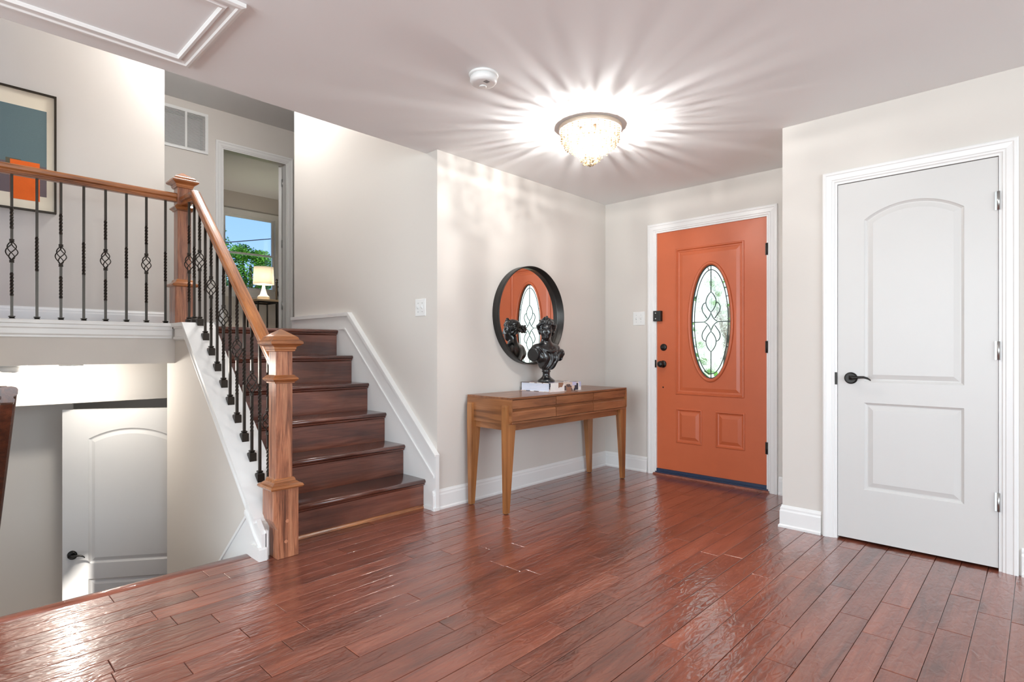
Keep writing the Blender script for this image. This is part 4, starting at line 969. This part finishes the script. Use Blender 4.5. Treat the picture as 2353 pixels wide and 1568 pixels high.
ns = thing('nightstand', (NSX, NSY, LZ), 'nightstand with wooden top and thin black metal legs', 'nightstand', rz=0)
mb = MB(); mb.box(-.22, .22, -.19, .165, .575, .605); build(mb, 'table_top', plain('pale_oak', srgb(206, 178, 142), .5, noise=.1, nscale=20), ns, world=False, bevel=.004)
for x_ in (-.2, .2):
    for y_ in (-.165, .14):
        mb = MB(); mb.box(x_-.009, x_+.009, y_-.009, y_+.009, 0, .575); build(mb, 'leg', IRON, ns, world=False)
mb = MB(); mb.box(-.2, .2, -.165, -.15, .55, .575); mb.box(-.2, .2, .125, .14, .55, .575); mb.box(-.2, -.185, -.165, .14, .55, .575); mb.box(.185, .2, -.165, .14, .55, .575); build(mb, 'frame_rail', IRON, ns, world=False)
tl = thing('table_lamp', (NSX, NSY, LZ+.605), 'white ceramic table lamp with tapered drum shade on nightstand', 'lamp')
mb = MB(); mb.lathe([(0, 0), (.085, 0), (.09, .01), (.09, .045), (.082, .06), (.055, .085), (.03, .17), (.018, .24), (.01, .27), (0, .27)], n=32); build(mb, 'lamp_base', plain('cream_ceramic', srgb(238, 230, 214), .3), tl, world=False)
mb = MB(); mb.loft([[(r*cos(2*pi*i/40), r*sin(2*pi*i/40), z) for i in range(40)] for r, z in ((.152, .245), (.142, .515), (.139, .515), (.149, .245), (.152, .245))], True, caps=False); build(mb, 'lamp_shade', translucent('linen_shade', srgb(250, 244, 232), .8, .5), tl, world=False)
lamp('table_lamp_glow', 'POINT', (NSX, NSY, LZ+.605+.37), 10, (1, .9, .76), radius=.03)
bed = thing('bed', (-8.3, 4.62, LZ), 'bed with dark metal headboard and white bedding', 'bed')
BX = -8.86
for y_ in (3.86, 5.3):
    mb = MB(); mb.lathe([(.016, 0), (.016, .90), (.022, .905), (.022, .915), (.012, .92), (.024, .94), (.012, .962), (0, .965)], (BX, y_, LZ), 14); build(mb, 'bed_post', IRON, bed)
for z in (.45, .84):
    mb = MB(); mb.tube([(BX, 3.86, LZ+z), (BX, 5.3, LZ+z)], .011); build(mb, 'headboard_rail', IRON, bed)
BED = plain('white_linen', srgb(240, 240, 240), .9, bump=.3, nscale=14)
mb = MB(); mb.box(-8.84, -6.9, 3.9, 5.28, LZ+.28, LZ+.52); build(mb, 'mattress', BED, bed, bevel=.05, seg=3)
mb = MB(); mb.box(-8.5, -6.88, 3.86, 5.31, LZ+.2, LZ+.6); build(mb, 'duvet', BED, bed, bevel=.06, seg=3)
for y_ in (4.2, 4.95):
    mb = MB(); mb.sphere((-8.7, y_, LZ+.70), (.09, .32, .2), 20, 12); build(mb, 'pillow', BED, bed)

# ------------------------------------------------------------------ outdoors
struct(MB().box(-60, 60, YB+.12, 60, -.5, -.25), 'ground_front', plain('front_lawn', srgb(120, 150, 90), .9, noise=.3, nscale=3), 'lawn outside the front door', 'ground')
struct(MB().box(-90, WX-.4, -40, YB+.12, -1.6, -1.4), 'ground_side', plain('side_lawn', srgb(96, 128, 70), .9, noise=.3, nscale=3), 'lawn outside the bedroom window', 'ground')
struct(MB().box(-2.7, -1.2, YB+.12, 9, -.25, -.2), 'path_front', plain('concrete_path', srgb(226, 224, 220), .9, noise=.06, nscale=20), 'pale concrete path outside the front door', 'path')
ho = thing('neighbour_house', (4, 14, -.25), 'tall pale house across the street seen through the oval glass', 'house')
mb = MB(); mb.box(-14, 22, 10.5, 18, -.25, 6.6); build(mb, 'wall', plain('white_siding', srgb(232, 236, 230), .8), ho)
mb = MB(); mb.prism([(10.1, 6.6), (18.4, 6.6), (14.2, 7.5)], 'X', -14.4, 22.4); build(mb, 'roof', plain('grey_shingle', srgb(140, 140, 142), .9), ho)
for x_ in (-12, -8.8, 1.5, 6):
    for z_ in (.8, 3.6):
        mb = MB(); mb.box(x_-.6, x_+.6, 10.45, 10.55, z_, z_+1.6); build(mb, 'window', MATS.get('dusk_glass') or plain('dusk_glass', srgb(150, 166, 176), .2), ho)
LEAF, N, L, p = new_mat('leaf_green')
oi = N.new('ShaderNodeTexCoord'); nz = N.new('ShaderNodeTexNoise'); nz.inputs['Scale'].default_value = 2.2; nz.inputs['Detail'].default_value = 5; r_ = N.new('ShaderNodeValToRGB')
r_.color_ramp.elements[0].position = .35; r_.color_ramp.elements[0].color = srgb(34, 84, 18); r_.color_ramp.elements[1].position = .65; r_.color_ramp.elements[1].color = srgb(104, 164, 50)
L.new(oi.outputs['Object'], nz.inputs[0]); L.new(nz.outputs[0], r_.inputs[0]); L.new(r_.outputs[0], p.inputs['Base Color']); p.inputs['Roughness'].default_value = .6
tr_ = N.new('ShaderNodeBsdfTranslucent'); L.new(r_.outputs[0], tr_.inputs[0]); ms = N.new('ShaderNodeMixShader'); ms.inputs[0].default_value = .35
L.new(p.outputs[0], ms.inputs[1]); L.new(tr_.outputs[0], ms.inputs[2]); L.new(ms.outputs[0], [n for n in N if n.type == 'OUTPUT_MATERIAL'][0].inputs[0])
BARK = plain('bark', srgb(92, 76, 62), .9, noise=.3, nscale=12)
def leaves(rng, blobs, count, size):
    vs, fs = [], []
    for c, r in blobs:
        for _ in range(int(count)):
            d = Vector((rng.gauss(0, 1), rng.gauss(0, 1), rng.gauss(0, 1))).normalized()*r*rng.uniform(.45, 1.08)
            q = Vector(c)+Vector((d.x, d.y, d.z*.8)); a = Vector((rng.gauss(0, 1), rng.gauss(0, 1), rng.gauss(0, .6))).normalized(); b = a.cross(Vector((rng.gauss(0, 1), rng.gauss(0, 1), rng.gauss(0, 1)))).normalized()
            s = size*rng.uniform(.6, 1.3); o = len(vs)
            vs += [tuple(q-a*s), tuple(q+b*s*.5), tuple(q+a*s), tuple(q-b*s*.5)]; fs.append((o, o+1, o+2, o+3))
    return vs, fs
def tree(name, base_, blobs, count, size, label, seed, group=None, trunk=.16):
    rng = random.Random(seed); o = thing(name, base_, label, 'tree' if 'tree' in name else 'shrub', group)
    vs, fs = leaves(rng, blobs, count, size); m_ = MB(); m_.add(vs, fs); cr_ = build(m_, 'crown', LEAF, o)
    cr_['kind'] = 'stuff'
    m_ = MB(); top = Vector(blobs[0][0])
    fork = Vector(base_)+(top-Vector(base_))*.55
    m_.tube([base_, tuple(fork), tuple(top)], [trunk, trunk*.7, trunk*.3], 8)
    for c, r in blobs[1:]: m_.tube([tuple(fork), tuple((fork+Vector(c))/2+Vector((0, 0, .15))), c], [trunk*.45, trunk*.3, trunk*.1], 6)
    build(m_, 'trunk', BARK, o)
tree('tree', (-20, 7.9, -1.4), [((-20, 7.8, 4.0), .75), ((-20, 7.2, 3.5), .6), ((-20, 8.5, 3.8), .55), ((-20.3, 7.7, 3.1), .7), ((-20, 8.4, 3.2), .45), ((-20.2, 6.9, 3.0), .5), ((-20, 7.5, 4.4), .4), ((-20, 8.15, 4.3), .35)], 1500, .042, 'leafy green tree standing outside the bedroom window', 1)
tree('tree', (-19.5, 6.4, -1.4), [((-19.5, 6.55, 4.55), .42), ((-19.5, 6.3, 4.0), .5), ((-19.4, 6.5, 5.0), .25)], 700, .042, 'thin tree beside the leafy tree outside the window', 2)
tree('hedge_shrub', (-23, 8.6, -1.4), [((-23, 8.2, 2.0), .9), ((-23, 9.4, 2.1), .9), ((-23, 7.4, 1.9), .9), ((-23, 10.2, 1.9), .9), ((-23, 8.8, .9), 1.2)], 1600, .055, 'dense green shrubs low outside the bedroom window', 3)
ut = thing('utility_line', (-16, 1, -1.4), 'thin dark utility wire crossing the sky between two poles', 'utility line')
mb = MB(); mb.tube([(-16, 1, 3.5), (-16, 3.2, 3.62), (-16, 5.6, 3.98), (-16, 6.84, 4.26), (-16, 12, 5.8)], .014, 6); build(mb, 'wire', IRON, ut)
for y_, z_ in ((1, 3.7), (12, 6.0)):
    mb = MB(); mb.lathe([(.13, -1.4), (.1, z_), (0, z_)], (-16, y_, 0), 10); build(mb, 'pole', BARK, ut)
for i, (bx_, by_, lab) in enumerate(((-3.4, 7.0, 'green shrub beside the path outside the front door'), (-4.6, 8.6, 'taller green shrub on the front lawn'))):
    tree('garden_shrub', (bx_, by_, -.25), [((bx_, by_, .45+.5*i), .6+.2*i), ((bx_-.5, by_+.2, .3), .5)], 200, .08, lab, 10+i, trunk=.05)

tree('garden_tree', (-3.5, 8.2, -.25), [((-3.3, 8.2, 2.3), .5), ((-3.8, 8.4, 1.9), .5), ((-3.0, 8.0, 1.6), .35), ((-4.0, 8.6, 2.8), .45)], 30, .08, 'slender young tree on the lawn outside the front door', 21, trunk=.05)
